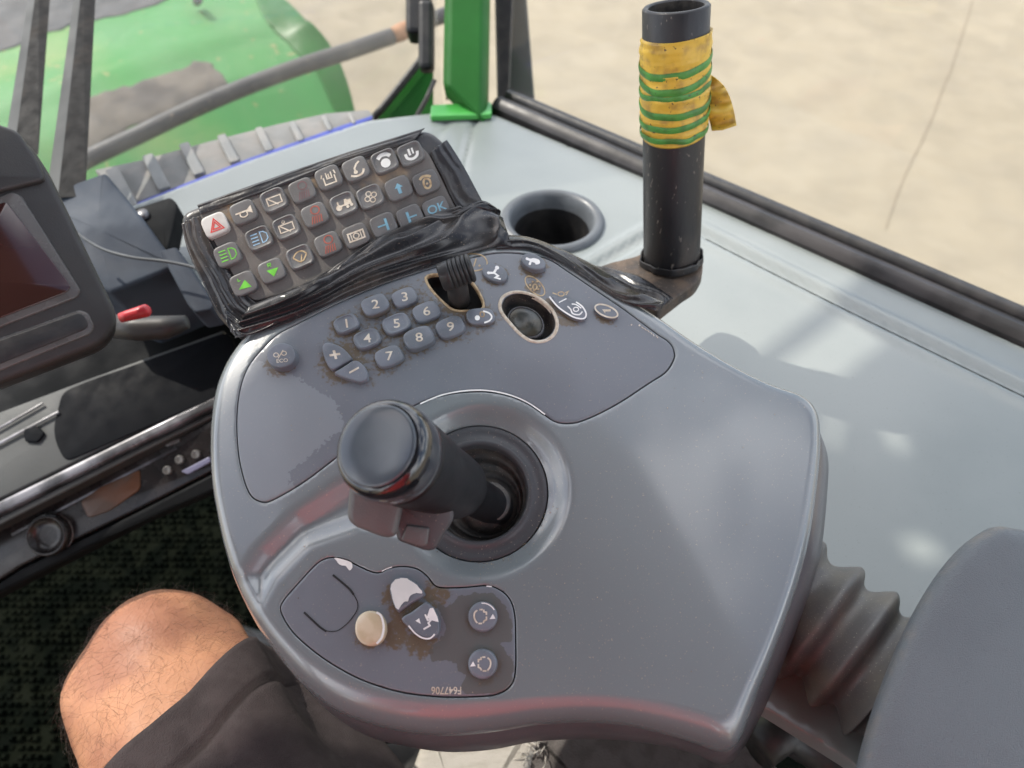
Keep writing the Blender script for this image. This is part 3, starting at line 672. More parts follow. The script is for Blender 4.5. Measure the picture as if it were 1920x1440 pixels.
# ================================================================== armrest console
CD = .41
CN = tilt(22)
C0 = at(900, 920, CD)
CS0 = Surf(C0, CN)
bc = CS0.uv(903, 914)
BRD = 168/F*CD
valley = [CS0.uv(*p) for p in [(432, 1085), (475, 1022), (545, 952), (640, 886), (760, 810), (900, 800), (1000, 900), (1010, 1000), (965, 1050), (870, 1060), (770, 1020), (670, 1000), (580, 1030), (520, 1090), (488, 1150)]]
def cH(u, v):
    h = 0
    if v > .015: h -= .55*(v-.015)**2
    if u > .05: h -= .35*(u-.05)**2
    if u < -.10: h -= 1.2*(u+.10)**2
    r = math.hypot(u-bc[0], v-bc[1])
    sb = sst(r, BRD+.0015, BRD-.013)
    sv = 0
    if -.19 < u < .05 and -.12 < v < .06:
        d = seg_dist(u, v, valley); d = d if in_poly(u, v, valley) else -d
        sv = sst(d, -.001, .017)
    return h - max(.0095*sb, .0075*sv)
CS = Surf(C0, CN, cH)
con = empty('armrest_console', CS.at(900, 1000, -.04), 'blue grey plastic armrest console with button panels and a joystick', 'control console')
TS = [((470,650),(455,642)),((440,690),(428,682)),((424,735),(409,728)),((416,785),(400,780)),((413,840),(397,840)),((416,900),(400,905)),((426,960),(410,968)),((442,1025),(426,1036)),((465,1085),(448,1100)),((502,1148),(484,1172)),((545,1200),(524,1230)),((595,1243),(572,1287)),((655,1276),(632,1334)),((720,1298),(700,1360)),((790,1310),(771,1376)),((860,1314),(845,1381)),((940,1311),(925,1374)),((1020,1304),(1005,1361)),((1100,1301),(1090,1356)),((1170,1304),(1165,1361)),((1240,1313),(1240,1377)),((1300,1327),(1302,1395)),((1343,1340),(1346,1410)),((1370,1332),(1379,1396)),((1395,1285),(1412,1310)),((1432,1200),(1453,1210)),((1468,1100),(1490,1105)),((1496,1000),(1516,1005)),((1512,900),(1531,900)),((1519,830),(1536,828)),((1515,785),(1530,776)),((1492,757),(1502,744)),((1438,733),(1445,724)),((1375,702),(1382,694)),((1300,658),(1307,650)),((1235,613),(1243,606)),((1170,570),(1178,563)),((1110,528),(1117,520)),((1050,490),(1055,480)),((990,466),(992,455)),((930,460),(928,448)),((860,473),(856,460)),((780,496),(775,483)),((700,523),(693,510)),((620,558),(612,546)),((550,590),(540,578)),((505,616),(492,604))]
Bd = {9:(486,1172),10:(526,1233),11:(574,1292),12:(630,1346),13:(694,1382),14:(765,1400),15:(840,1410),16:(920,1406),17:(1000,1391),18:(1085,1386),19:(1163,1388),20:(1240,1398),21:(1300,1413),22:(1352,1433),23:(1385,1416),24:(1430,1336),25:(1470,1240),26:(1508,1140),27:(1538,1040),28:(1551,925),29:(1551,850)}
def Sd(y): return .011+.013*max(0, min(1, (y-950)/330))
NS = 7
Tp = catmull([t for t, s in TS], NS); Sp = catmull([s for t, s in TS], NS)
Bp = catmull([Bd.get(i, (s[0]*.985+900*.015, s[1]*.985+950*.015)) for i, (t, s) in enumerate(TS)], NS)
Tuv = [CS.uv(x, y, 0) for x, y in Tp]
ov1 = catmull([(520,626),(492,652),(464,688),(449,730),(443,780),(444,831),(450,875),(462,916),(476,936),(500,942),(531,928),(572,903),(612,873),(660,836),(710,800),(760,770),(800,751),(834,741),(870,736),(912,735),(955,743),(990,758),(1020,778),(1038,790),(1060,795),(1088,791),(1126,775),(1168,752),(1216,720),(1248,699),(1263,677),(1265,660),(1256,642),(1230,624),(1202,603),(1167,577),(1114,541),(1065,508),(1030,486),(985,476),(930,474),(865,487),(785,510),(705,537),(625,572),(560,605)], 4)
ov2 = catmull([(525,1146),(531,1125),(553,1099),(582,1067),(602,1050),(624,1044),(649,1049),(678,1063),(700,1072),(714,1072),(731,1064),(758,1061),(783,1066),(801,1079),(815,1096),(832,1101),(874,1100),(912,1097),(936,1104),(956,1122),(966,1152),(968,1204),(967,1262),(957,1288),(935,1302),(903,1307),(830,1308),(757,1300),(699,1284),(655,1265),(611,1239),(573,1210),(544,1181)], 4)
o1 = resamp([CS.uv(x, y) for x, y in ov1], .0018); o2 = resamp([CS.uv(x, y) for x, y in ov2], .0016)
GAP = .0006
RR = 133/F*CD
rc = CS.uv(898, 922)
ringhole = [(rc[0]+RR*math.cos(2*math.pi*i/120), rc[1]+RR*math.sin(2*math.pi*i/120)) for i in range(120)]
vs, fs, oi, uvs = patch(CS, Tuv, [o1, o2, ringhole], .0021, .0006, .0022, 0, False)
# rounded shoulder down to the seam
n = len(Tuv); prev = oi; pts3T = [vs[i] for i in oi]
for k in range(1, 8):
    th = k/7*math.pi/2*.93; a = math.sin(th)/math.sin(math.pi/2*.93); b = (1-math.cos(th))/(1-math.cos(math.pi/2*.93)); cur = []
    for i in range(n):
        dpt = Sd(Tp[i][1]); S3 = CS0.at(Sp[i][0], Sp[i][1], 0)  # silhouette on base plane, lowered below
        uT = Tuv[i]; uS = CS0.uv(Sp[i][0], Sp[i][1], cH(*uT)-dpt)
        u = uT[0]+(uS[0]-uT[0])*a; v = uT[1]+(uS[1]-uT[1])*a
        vs.append(CS0.pt(u, v, cH(*uT)-dpt*b)); cur.append(len(vs)-1)
    for i in range(n): j = (i+1) % n; fs.append((prev[i], prev[j], cur[j], cur[i]))
    prev = cur
cur = []
for i in range(n): vs.append(vs[prev[i]]-CN*.0015+(C0-CN*.03-vs[prev[i]])*.012); cur.append(len(vs)-1)
for i in range(n): j = (i+1) % n; fs.append((prev[i], prev[j], cur[j], cur[i]))
top = obj('top_shell', vs, fs, M['shell'], con)
sharp(top, 60)
# lower shell
rings = []
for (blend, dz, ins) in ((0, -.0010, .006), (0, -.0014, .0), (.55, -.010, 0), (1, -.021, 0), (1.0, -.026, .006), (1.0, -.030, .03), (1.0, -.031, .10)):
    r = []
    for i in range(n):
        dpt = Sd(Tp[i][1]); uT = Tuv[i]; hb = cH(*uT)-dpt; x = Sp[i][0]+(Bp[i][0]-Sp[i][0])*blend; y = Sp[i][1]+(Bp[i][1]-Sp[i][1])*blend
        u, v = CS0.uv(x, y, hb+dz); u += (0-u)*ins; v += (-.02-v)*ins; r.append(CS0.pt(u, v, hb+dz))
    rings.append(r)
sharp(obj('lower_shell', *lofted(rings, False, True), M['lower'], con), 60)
obj('console_core', *lofted([[CS0.pt(u*.9, v*.9-.002, -.03) for u, v in Tuv[::6]], [CS0.pt(u*.86, v*.86-.002, -.034) for u, v in Tuv[::6]]], True, True), M['hole'], con)

# ---- button specs
btn = []   # (name, outline, height, dish, dome, grime)
AK, BK = (23.5, -9.5), (8, 15.5)
digits = {'1': (649, 606, .92, .6), '2': (703, 570, 1.0, 1), '3': (758, 556, .93, .5), '4': (688, 634, .98, .55), '5': (743, 606, 1.02, .55), '6': (799, 583, .98, .5), '7': (729, 667, 1.02, .35), '8': (785, 632, 1.1, .3), '9': (844, 612, 1.04, .3)}
gr_pts = []
for d, (x, y, s, g) in digits.items(): gr_pts.append((x, y+6, 36))
gr_pts += [(901, 594, 36), (640, 680, 52), (526, 680, 36), (928, 516, 32), (1000, 500, 36), (862, 560, 52), (1000, 540, 20), (1066, 590, 34), (1030, 575, 26), (1137, 592, 26), (890, 470, 15)]
def attr_fn(o, S, uvs, name, fn):
    a = o.data.attributes.new(name, 'FLOAT', 'POINT')
    for i, (u, v) in enumerate(uvs): a.data[i].value = fn(u, v)
grU = [(CS.uv(x, y), r/F*CD*1.0) for x, y, r in gr_pts]
# panel 1 (with openings)
cut = resamp([CS.uv(x, y) for x, y in catmull([(799,525),(808,516),(827,514),(850,512),(880,524),(900,552),(906,572),(898,581),(876,583),(852,582),(836,572),(812,548)], 4)], .0013)
dial_px = [(934,572),(940,556),(955,547),(975,545),(1000,551),(1022,564),(1040,583),(1048,605),(1044,625),(1030,639),(1012,644),(992,641),(972,628),(952,606),(938,588)]
def scl(p, f): cx = sum(q[0] for q in p)/len(p); cy = sum(q[1] for q in p)/len(p); return [(cx+(x-cx)*f, cy+(y-cy)*f) for x, y in p]
dial = resamp([CS.uv(x, y) for x, y in catmull(scl(dial_px, .86), 4)], .0012)
wearpoly = [CS.uv(*p) for p in [(440,640),(560,690),(640,745),(650,800),(612,830),(590,850),(552,878),(540,900),(560,915),(520,960),(430,940)]]
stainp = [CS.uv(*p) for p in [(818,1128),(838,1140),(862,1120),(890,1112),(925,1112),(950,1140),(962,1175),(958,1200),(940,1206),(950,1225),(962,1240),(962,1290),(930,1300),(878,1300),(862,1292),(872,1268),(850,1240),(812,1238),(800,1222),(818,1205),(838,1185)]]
brop = [CS.uv(*p) for p in [(590, 640), (640, 575), (740, 530), (820, 500), (920, 560), (960, 600), (900, 640), (800, 670), (740, 710), (690, 740), (620, 710)]]
def bro(u, v):
    d = seg_dist(u, v, brop); return sst(d if in_poly(u, v, brop) else -d, -.004, .006)
def gr1(u, v):
    g = 0
    for (c, r) in grU:
        d = math.hypot(u-c[0], v-c[1]); g = max(g, 1-sst(d, r*.6, r*1.3))
    return max(g*.85, .5*bro(u, v))
vw0, vw1 = CS.uv(540, 840)[1], CS.uv(540, 690)[1]
def wr(u, v):
    d = seg_dist(u, v, wearpoly); d = d if in_poly(u, v, wearpoly) else -d
    return max(-1, min(1, .46+d/.006-.9*sst(v, vw0, vw1)))
p1 = inset(o1, GAP)
vs, fs, _, uvs = patch(CS, p1, [cut, dial], .0021, .0006, .0035, .0002)
pan1 = obj('upper_button_panel', vs, fs, M['panel'], con)
attr_fn(pan1, CS, uvs, 'grime', gr1); attr_fn(pan1, CS, uvs, 'wear', wr); attr_fn(pan1, CS, uvs, 'stain', lambda u, v: -1)
# panel 2
gr2p = [(768, 1150, 42), (790, 1205, 36), (745, 1120, 36), (740, 1190, 34), (694, 1190, 34), (905, 1160, 38), (908, 1250, 38), (820, 1110, 34)]
g2U = [(CS.uv(x, y), r/F*CD) for x, y, r in gr2p]
def gr2(u, v):
    g = 0
    for (c, r) in g2U: g = max(g, 1-sst(math.hypot(u-c[0], v-c[1]), r*.45, r*1.2))
    return g*.85
p2 = inset(o2, GAP)
vs, fs, _, uvs = patch(CS, p2, [], .0013, .0006, .0035, .0002)
pan2 = obj('lower_button_panel', vs, fs, M['panel'], con)
attr_fn(pan2, CS, uvs, 'grime', gr2); attr_fn(pan2, CS, uvs, 'wear', lambda u, v: -1)
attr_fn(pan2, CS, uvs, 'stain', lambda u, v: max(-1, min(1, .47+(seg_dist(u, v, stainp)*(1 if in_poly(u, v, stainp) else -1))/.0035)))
# flap grooves of the square pad on the lower panel
def groove(name, pts, wd, par, m=None, dh=.0005):
    v2, f2 = strip(catmull(pts, 5, False), wd); return obj(name, [CS.at(x, y, dh) for x, y in v2], f2, m or M['hole'], par)
groove('pad_slot', [(624, 1078), (640, 1091), (656, 1105), (663, 1115)], 4, pan2)
groove('pad_slot', [(570, 1148), (585, 1162), (600, 1176), (612, 1184)], 4, pan2)
groove('pad_edge', [(663, 1115), (670, 1128), (670, 1142), (662, 1156), (650, 1170), (634, 1182), (622, 1184), (612, 1183)], 1.6, pan2)

# ---- buttons
for d, (x, y, s, g) in digits.items():
    hh = .0035 if d not in '28' else (.0052 if d == '8' else .0055)
    k = button('number_button', sup(x, y, (AK[0]*s, AK[1]*s), (BK[0]*s, BK[1]*s), 3.2), CS, hh, M['btn'], con, .0010, dish=.0006 if d in '145' else 0, dome=.0003, grime=g, rimw=.2)
    k['label'] = 'grey rubber number button marked %s' % d
    draw('number', [('t', d, 0, 0, 27)], CS, hh+(-.0006 if d in '145' else .0003)+.0001, M['print'], k, x+1, y+1, (1.08, -.12), (.12, .85))
k = button('number_button', sup(901, 592, (26, -2), (4, 15), 3), CS, .0035, M['btn'], con, .001, dome=.0003, grime=.7); k['label'] = 'worn flat button marked 0 with sky reflection painted as a silver rim'
draw('number', [('t', '0', 3, 1, 20)], CS, .0039, M['gold'], k, 901, 591, (1.1, -.1), (.1, .8))
draw('pale_rim', [('l', catmull([(906, 583), (917, 587), (922, 594), (918, 601), (908, 605)], 4, False), 3), ('f', circ(895, 596, 5, 10))], CS, .0040, M['silver'], k, 0, 0, (1, 0), (0, -1))  # silver arc and dot, sky reflection on the button painted in
hb = .0065
k = button('round_button', sup(527, 666, (27, -3), (2, 23), 2), CS, hb, M['btn'], con, .0008, grime=.2); k['label'] = 'tall round button marked % ECO'
draw('marking', [('l', circ(-9, 4, 4.5, 12), 1.8, True), ('l', [(-6, -4), (5, 13)], 2), ('l', circ(6, 6, 4.5, 12), 1.8, True), ('t', 'ECO', 1, -10, 11)], CS, hb+.0001, M['print'], k, 527, 668, (1, -.1), (.1, .85))
plus_o = catmull([(604,655),(607,645),(616,642),(634,647),(648,657),(658,669),(656,675),(640,684),(626,692),(619,690),(610,676)], 4)
minus_o = catmull([(627,698),(640,690),(655,680),(662,676),(672,677),(684,688),(689,702),(686,712),(676,716),(662,713),(646,708),(634,703)], 4)
k = button('rocker_half', plus_o, CS, .0032, M['btn'], con, .0008, grime=.35); k['label'] = 'upper half of the oval rocker, marked plus'
draw('plus_sign', [('f', [(-10, -2), (-2.4, -2), (-2.4, -9), (2.4, -9), (2.4, -2), (10, -2), (10, 2.4), (2.4, 2.4), (2.4, 9), (-2.4, 9), (-2.4, 2.4), (-10, 2.4)])], CS, .0033, M['print'], k, 628, 665, (1, -.15), (.25, .9))
k = button('rocker_half', minus_o, CS, .0036, M['btn'], con, .0008, grime=.35); k['label'] = 'lower half of the oval rocker, marked minus'
draw('minus_sign', [('f', [(-9, -1.8), (9, -1.8), (9, 1.8), (-9, 1.8)])], CS, .0037, M['print'], k, 664, 694, (1, -.55), (.3, .9))
k = button('round_button', sup(928, 511, (24, 4), (2, 17), 2), CS, .0028, M['btn'], con, .0008, grime=.4); k['label'] = 'round button with a white auger pipe mark right of the wheel lever'
draw('marking', [('f', circ(2, 11, 4, 8)), ('l', [(2, 11), (-4, 0), (-14, -1)], 4.4), ('f', circ(-14, -1, 3, 8)), ('l', [(-3, 0), (4, -5), (-1, -9), (9, -11)], 3.6)], CS, .0029, M['printw'], k, 930, 512, (1, .1), (0, .95))
k = button('round_button', sup(1000, 490, (23, 4), (2, 15), 2), CS, .0050, M['btn'], con, .0008, grime=.5); k['label'] = 'round button with a white rabbit mark near the top edge of the panel'
draw('marking', [('f', catmull([(-12, 6), (-5, 4), (2, 6), (12, 3), (13, -4), (6, -7), (4, -4), (-2, -3), (-4, -9), (-8, -8), (-6, -1), (-13, 1)], 3))], CS, .0051, M['printw'], k, 999, 489, (1, .1), (0, .9))
k = button('oval_button', sup(1137, 583, (22, 8), (-3, 10), 2), CS, .0030, M['btn'], con, .0007, grime=.3); k['label'] = 'small oval button with a cream rim at the right of the panel'
draw('rim', [('l', sup(0, 0, (21, 8), (-3, 9.5), 2, 36), 3, True), ('f', [(-8, -3), (8, -3), (8, 1), (-2, 1), (-2, 5)])], CS, .0031, M['print'], k, 1137, 583, (1, 0), (0, -1))
k = button('oval_button', catmull([(1034,556),(1050,556),(1068,560),(1085,568),(1097,580),(1100,592),(1094,598),(1078,597),(1060,586),(1044,572)], 4), CS, .0030, M['btn'], con, .0007, grime=.35); k['label'] = 'elongated oval button with white arrows mark, right of the dial'
draw('marking', [('l', catmull([(1030, 556), (1045, 574), (1064, 588), (1080, 596), (1095, 597), (1099, 588), (1092, 575), (1080, 566)], 4, False), 2.8), ('l', [(1048, 567), (1062, 560)], 2), ('l', circ(1080, 580, 5, 10, 0, 360, 4), 2, True), ('l', catmull([(1064, 574), (1070, 580), (1074, 588), (1086, 590), (1092, 584)], 3, False), 2.6), ('l', catmull([(1072, 570), (1080, 571), (1090, 578)], 3, False), 2.2)], CS, .0031, M['printw'], k, 0, 0, (1, 0), (0, -1))
draw('marking', [('l', circ(1052, 551, 6, 10, 0, 360, 4), 2, True), ('l', [(1036, 549), (1044, 552)], 2), ('l', [(1060, 549), (1066, 546), (1061, 553)], 2)], CS, .0031, M['gold'], k, 0, 0, (1, 0), (0, -1))
# printed icons on panel
draw('printed_oval', [('l', sup(1003, 536, (17, 16), (-7, 9), 2, 30), 2.2, True), ('l', circ(1003, 538, 4, 10, 0, 360, 5), 2.5, True)]+[('f', circ(1003+9*math.cos(t), 536+9*math.sin(t), 2, 6)) for t in (0, .8, 1.7, 2.5, 3.3, 4.2, 5.2)], CS, .0004, M['gold'], pan1, 0, 0, (1, 0), (0, -1))
draw('printed_frame', [('l', catmull([(872, 476), (892, 476), (906, 480), (913, 490), (911, 500), (900, 506), (888, 508)], 4, False), 2.4), ('f', circ(880, 488, 2.2, 6)), ('f', circ(899, 498, 2.2, 6)), ('l', [(893, 485), (888, 500)], 2.4)], CS, .0004, M['gold'], pan1, 0, 0, (1, 0), (0, -1))
draw('worn_numbers', [('f', circ(1184, 609, 1.6, 6)), ('f', circ(1199, 610, 2, 6))]+[('l', [(1203+i*5.5, 611+i*3.6+random.random()*2), (1204+i*5.5+random.random()*3, 616+i*3.6)], 1.6) for i in range(6)], CS, .0004, M['print'], pan1, 0, 0, (1, 0), (0, -1))
# lower panel buttons
k = button('cream_button', sup(694, 1178, (29, 0), (0, 33), 2.1), CS, .0042, M['cream'], con, .0012, dome=.0007); k['label'] = 'worn cream coloured button on the lower panel'
draw('pale_rim', [('l', catmull([(706, 1148), (714, 1154), (718, 1166), (719, 1180), (715, 1196), (706, 1207)], 4, False), 4)], CS, .0045, M['silver'], k, 0, 0, (1, 0), (0, -1))  # sky reflection along the right rim, painted silver
o1b = catmull([(731,1110),(732,1096),(740,1086),(752,1082),(768,1085),(783,1096),(795,1112),(790,1120),(772,1130),(752,1144),(746,1146),(738,1134)], 4)
k = button('rocker_half', o1b, CS, .0034, M['btn'], con, .001, grime=.1); k['label'] = 'upper half of the lower oval rocker, coating peeled, sky reflection painted silver'
slab_pts = wob(catmull([(733,1109),(734,1097),(741,1088),(752,1084),(767,1087),(781,1097),(792,1111),(781,1112),(770,1117),(764,1128),(756,1130),(748,1140),(744,1141),(738,1130)], 3), 2.5, .12)
draw('peeled_sky_sheen', [('f', slab_pts)], CS, .0037, M['silver'], k, 0, 0, (1, 0), (0, -1))  # sky reflection on the peeled film, painted silver
o2b = catmull([(753,1160),(772,1147),(790,1134),(800,1129),(810,1138),(821,1156),(824,1178),(818,1193),(804,1198),(786,1192),(768,1178)], 4)
k = button('rocker_half', o2b, CS, .0040, M['btn'], con, .001, grime=.1); k['label'] = 'lower half of the lower oval rocker with arrow and stepped line mark'
draw('marking', [('f', [(779, 1164), (789, 1170), (786, 1159)]), ('l', [(797, 1152), (802, 1163), (809, 1162), (803, 1168), (806, 1173), (794, 1180)], 3.4), ('f', wob([(806, 1141), (812, 1140), (820, 1156), (822, 1167), (812, 1163), (800, 1158)], 2)),
    ('l', catmull([(766, 1173), (778, 1187), (792, 1196), (806, 1197), (815, 1189)], 4, False), 3)], CS, .0042, M['printw'], k, 0, 0, (1, 0), (0, -1))
def roundmark(cx, cy, arr, flip):
    kk = button('round_button', sup(cx, cy, (27, 0), (0, 28), 2), CS, .0034, M['btn'], con, .001, grime=.35, dome=.0003)
    s = 1 if flip else -1
    items = [('l', [(s*1, 13), (s*-5, 13)], 3), ('l', [(s*-7, 13), (s*-7, 9), (s*-12, 8), (s*-12, 3)], 3), ('l', [(s*-12, 0), (s*-12, -6), (s*-8, -8), (s*-6, -12)], 3), ('l', [(s*-4, -13), (s*3, -13)], 3), ('l', catmull([(s*5, 12), (s*10, 7), (s*11, 0), (s*9, -7), (s*5, -12)], 3, False), 3)]
    draw('marking', items, CS, .0038, M['print'], kk, cx+arr[2], cy, (1, 0), (0, 1))
    draw('arrow', [('f', [(arr[0], -5), (arr[0]+11, -4), (arr[0]+6, 5)])], CS, .0038, M['printw'], kk, cx, cy, (1, 0), (0, 1)); return kk
k = roundmark(905, 1156, (13, 0, -5), False); k['label'] = 'round button with a toothed ring mark and right arrow, upper of the pair'
draw('pale_rim', [('l', circ(905, 1156, 25, 12, -95, -30), 2.4)], CS, .0036, M['printw'], k, 0, 0, (1, 0), (0, -1))
k = roundmark(905, 1245, (-24, 0, 4), True); k['label'] = 'round button with a toothed ring mark and left arrow, lower of the pair'
draw('serial_number', [('t', 'F647706', 0, 0, 20, math.pi)], CS, .0005, M['print'], pan2, 837, 1294, (.83, 0), (0, 1))
draw('peeled_shine_spot', [('f', wob(catmull([(626, 1046), (644, 1049), (658, 1055), (661, 1064), (655, 1070), (649, 1062), (640, 1060), (632, 1052)], 3), 2, .1))], CS, .0005, M['silver'], pan2, 0, 0, (1, 0), (0, -1))  # peeled spot with its bright reflection painted silver
draw('worn_edge', [('l', [(912, 1099), (922, 1100)], 2)], CS, .0005, M['printw'], pan2, 0, 0, (1, 0), (0, -1))
draw('worn_edge', [('l', catmull([(716, 1071), (724, 1067), (735, 1063)], 3, False), 1.8)], CS, .0005, M['printw'], pan2, 0, 0, (1, 0), (0, -1))
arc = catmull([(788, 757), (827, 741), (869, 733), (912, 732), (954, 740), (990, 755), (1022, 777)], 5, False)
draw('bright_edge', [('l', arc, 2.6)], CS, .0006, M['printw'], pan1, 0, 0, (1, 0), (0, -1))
# loose dirt crumbs
cr = []
for _ in range(520):
    t = random.random()
    if t < .45: (x, y, s) = random.choice(gr_pts+gr2p); x += random.gauss(0, s*.45); y += random.gauss(4, s*.4)
    elif t < .75: a = random.uniform(.1, 3.0); r = random.gauss(132, 8); x, y = 898+r*math.cos(a), 922+r*math.sin(a)
    else: x, y = random.uniform(430, 1480), random.uniform(620, 1300)
    u, v = CS.uv(x, y)
    if not in_poly(u, v, Tuv) or in_poly(u, v, cut) or in_poly(u, v, dial): continue
    if math.hypot(u-rc[0], v-rc[1]) < RR-.001: continue
    s = random.uniform(.00015, .00042); c = CS.pt(u, v, .0003)
    A = Vector((random.random()-.5, random.random()-.5, random.random()-.5)).normalized(); B = A.orthogonal().normalized(); D = A.cross(B)
    cr.append(([c+A*s, c-A*s*.7, c+B*s, c-B*s*.8, c+D*s, c-D*s], [(0, 2, 4), (2, 1, 4), (1, 3, 4), (3, 0, 4), (2, 0, 5), (1, 2, 5), (3, 1, 5), (0, 3, 5)]))
M['crumb'] = mat('crumbs', (.42, .33, .23), .9, (.10, .075, .05), 900)
o = obj('dirt_crumbs', *merge(cr), M['crumb'], con, False); o['kind'] = 'stuff'

# ---- dial well with glass dial
dw = inset(dial, -.0001)
obj('dial_well', *lofted([[CS.pt(u, v, h) for u, v in inset(dw, i)] for h, i in ((.0003, 0), (-.003, .0006), (-.010, .0025), (-.011, .008))]), M['boot'], con)
rimo = catmull(dial_px, 5)
uvo = [CS.uv(*p) for p in rimo]
rg = [[CS.pt(u, v, h) for u, v in inset(uvo, i)] for i, h in ((0, .0002), (.0003, .0007), (.0014, .0009), (.0021, .0003), (.0026, -.002))]
obj('dial_rim', *lofted(rg, cap1=False), M['print'], con)
dc = CS.uv(990, 602, .001)
e1 = Vector((.0078, -.0050)); e2 = Vector((.0062, .0086))
def ell(f, h, q=1): return [CS.pt(dc[0]-.0014+f*(.0100*math.cos(t)+.0022*math.sin(t)), dc[1]+.0004+f*(-.0052*math.cos(t)+.0092*math.sin(t)), h+.0015*math.cos(t)) for t in [2*math.pi*i/40 for i in range(40)]]
dl = obj('dial', *lofted([ell(1.08, -.009), ell(1.10, -.0022), ell(1.07, -.0010), ell(1.0, -.0008), ell(.97, -.0022)], cap1=False), M['ring'], con)
obj('dial_lens', *lofted([ell(.98, -.0026), ell(.97, -.0014), ell(.93, -.0010), ell(.6, -.00085), ell(.3, -.0008)]), M['lens'], dl)

# ---- wheel lever in its opening
obj('lever_well', *lofted([[CS.pt(u, v, h) for u, v in inset(cut, i)] for h, i in ((.0004, -.0001), (-.002, .0004), (-.012, .0015), (-.013, .006))]), M['hole'], con)
cuv_ = [CS.uv(x, y) for x, y in scl([(799,525),(808,516),(827,514),(850,512),(880,524),(900,552),(906,572),(898,581),(876,583),(852,582),(836,572),(812,548)], 1.06)]; cuv_ = catmull(cuv_, 4)
obj('opening_rim', *lofted([[CS.pt(u, v, h) for u, v in inset(cuv_, i)] for i, h in ((0, .0002), (.0003, .0008), (.0010, .0009), (.0016, .0002), (.0018, -.002))], cap1=False), M['gold'], con)
hc = CS.at(853, 512, .022); st = CS.at(862, 566, -.004)
wl = obj('wheel_lever', *tube([st, st.lerp(hc, .35), st.lerp(hc, .7), hc], [.0068, .0066, .0062, .0058], 20), M['black'], con)
axw = (Vector((1, 0, 0))*.93 + CN*.12 + CS.V*.28).normalized()
x_ = (CN-axw*CN.dot(axw)).normalized(); y_ = axw.cross(x_)
rr = []; prof = [(-.0092, .0001), (-.0092, .0068), (-.0086, .0080), (-.0040, .0084)]
for i in range(5):
    s = -.0030+i*.0026; prof += [(s, .0084), (s+.0006, .0076), (s+.0012, .0084), (s+.0018, .0086)]
prof += [(.0104, .0080), (.0110, .0068), (.0110, .0001)]
for s, r in prof: rr.append([hc+axw*s+(x_*math.cos(t)*1.15+y_*math.sin(t))*r for t in [2*math.pi*i/36 for i in range(36)]])
sharp(obj('wheel_head', *lofted(rr, True, True), M['black'], wl), 60)

# ---- joystick boot ring, boot
def rp_(c, prof, n=96): return [[CS0.pt(c[0]+r*math.cos(2*math.pi*i/n), c[1]+r*math.sin(2*math.pi*i/n), h) for i in range(n)] for r, h in prof]
hr = cH(*rc)
R0 = RR-.0005
obj('boot_ring', *lofted(rp_(rc, [(R0, hr-.004), (R0, hr-.0003), (R0-.0004, hr+.0001), (R0-.003, hr-.0002), (R0-.0068, hr-.0008), (R0-.0078, hr+.0002), (R0-.0092, hr+.0008), (R0-.0106, hr+.0003), (R0-.0113, hr-.002), (R0-.0118, hr-.006)]), cap1=False), M['ring'], con)
bp = [(R0-.0112, -.0035), (R0-.0125, -.010), (R0-.0145, -.0155), (R0-.0165, -.0125), (R0-.0180, -.0118), (R0-.0195, -.0150), (R0-.0212, -.0165), (R0-.0225, -.0130), (R0-.0240, -.0105), (R0-.0255, -.0075), (R0-.0268, -.002), (R0-.0276, .004)]
rings = []
l0 = CS0.uv(922, 946, -.010)
for r, h in bp:
    f = sst(r, R0-.011, R0-.026)*.85; c = (rc[0]+(l0[0]-rc[0])*f, rc[1]+(l0[1]-rc[1])*f)
    rings.append([CS0.pt(c[0]+r*math.cos(2*math.pi*i/72), c[1]+r*math.sin(2*math.pi*i/72), hr+h) for i in range(72)])
obj('boot', *lofted(rings), M['boot'], con)
# ---- joystick
Lb = CS0.pt(l0[0], l0[1], hr-.004); Lt = at(707, 835, .302)
ja = (Lt-Lb).normalized(); jx = (Vector((1, 0, 0))-ja*ja.x).normalized(); jy = ja.cross(jx); JL = (Lt-Lb).length
js = obj('joystick', *lofted([[Lt-ja*s+(jx*math.cos(t)*r*e+jy*math.sin(t)*r) for t in [2*math.pi*i/56 for i in range(56)]] for s, r, e in
   ((.0185, .0206, 1), (.022, .0204, 1.0), (.030, .0200, 1.0), (.045, .0188, 1.0), (.058, .0176, 1.0), (.072, .0170, 1), (.082, .0162, 1), (.0875, .0145, 1), (.0885, .0105, 1), (JL-.002, .0105, 1), (JL+.006, .011, 1))], True, True), M['grip'], con)
js['label'] = 'black joystick grip with a grey topped knob'
def jr(prof, n=64): return [[Lt-ja*s+(jx*math.cos(t)+jy*math.sin(t))*r for t in [2*math.pi*i/n for i in range(n)]] for s, r in prof]
obj('knob_band', *lofted(jr([(.019, .0190), (.0188, .0204), (.017, .0212), (.012, .0215), (.007, .0214), (.0042, .0209), (.0020, .0199), (.0007, .0187), (.0002, .0178)]), True, True), M['gloss'], js)
obj('knob_disc', *lofted(jr([(.0008, .0174), (-.0001, .0173), (-.0006, .0168), (-.0008, .0160), (-.0010, .009)])), M['cap'], js)
# raised thumb pad line on the grip
pp = []
for i in range(40):
    t = 2*math.pi*i/40; s = .034+.016*math.cos(t); phi = .25+.75*math.sin(t); r = .0202-.00042*max(0, (s-.03)/.001*.09)
    pp.append(Lt-ja*s+(jx*math.cos(phi)+jy*math.sin(phi))*(r-.0004))
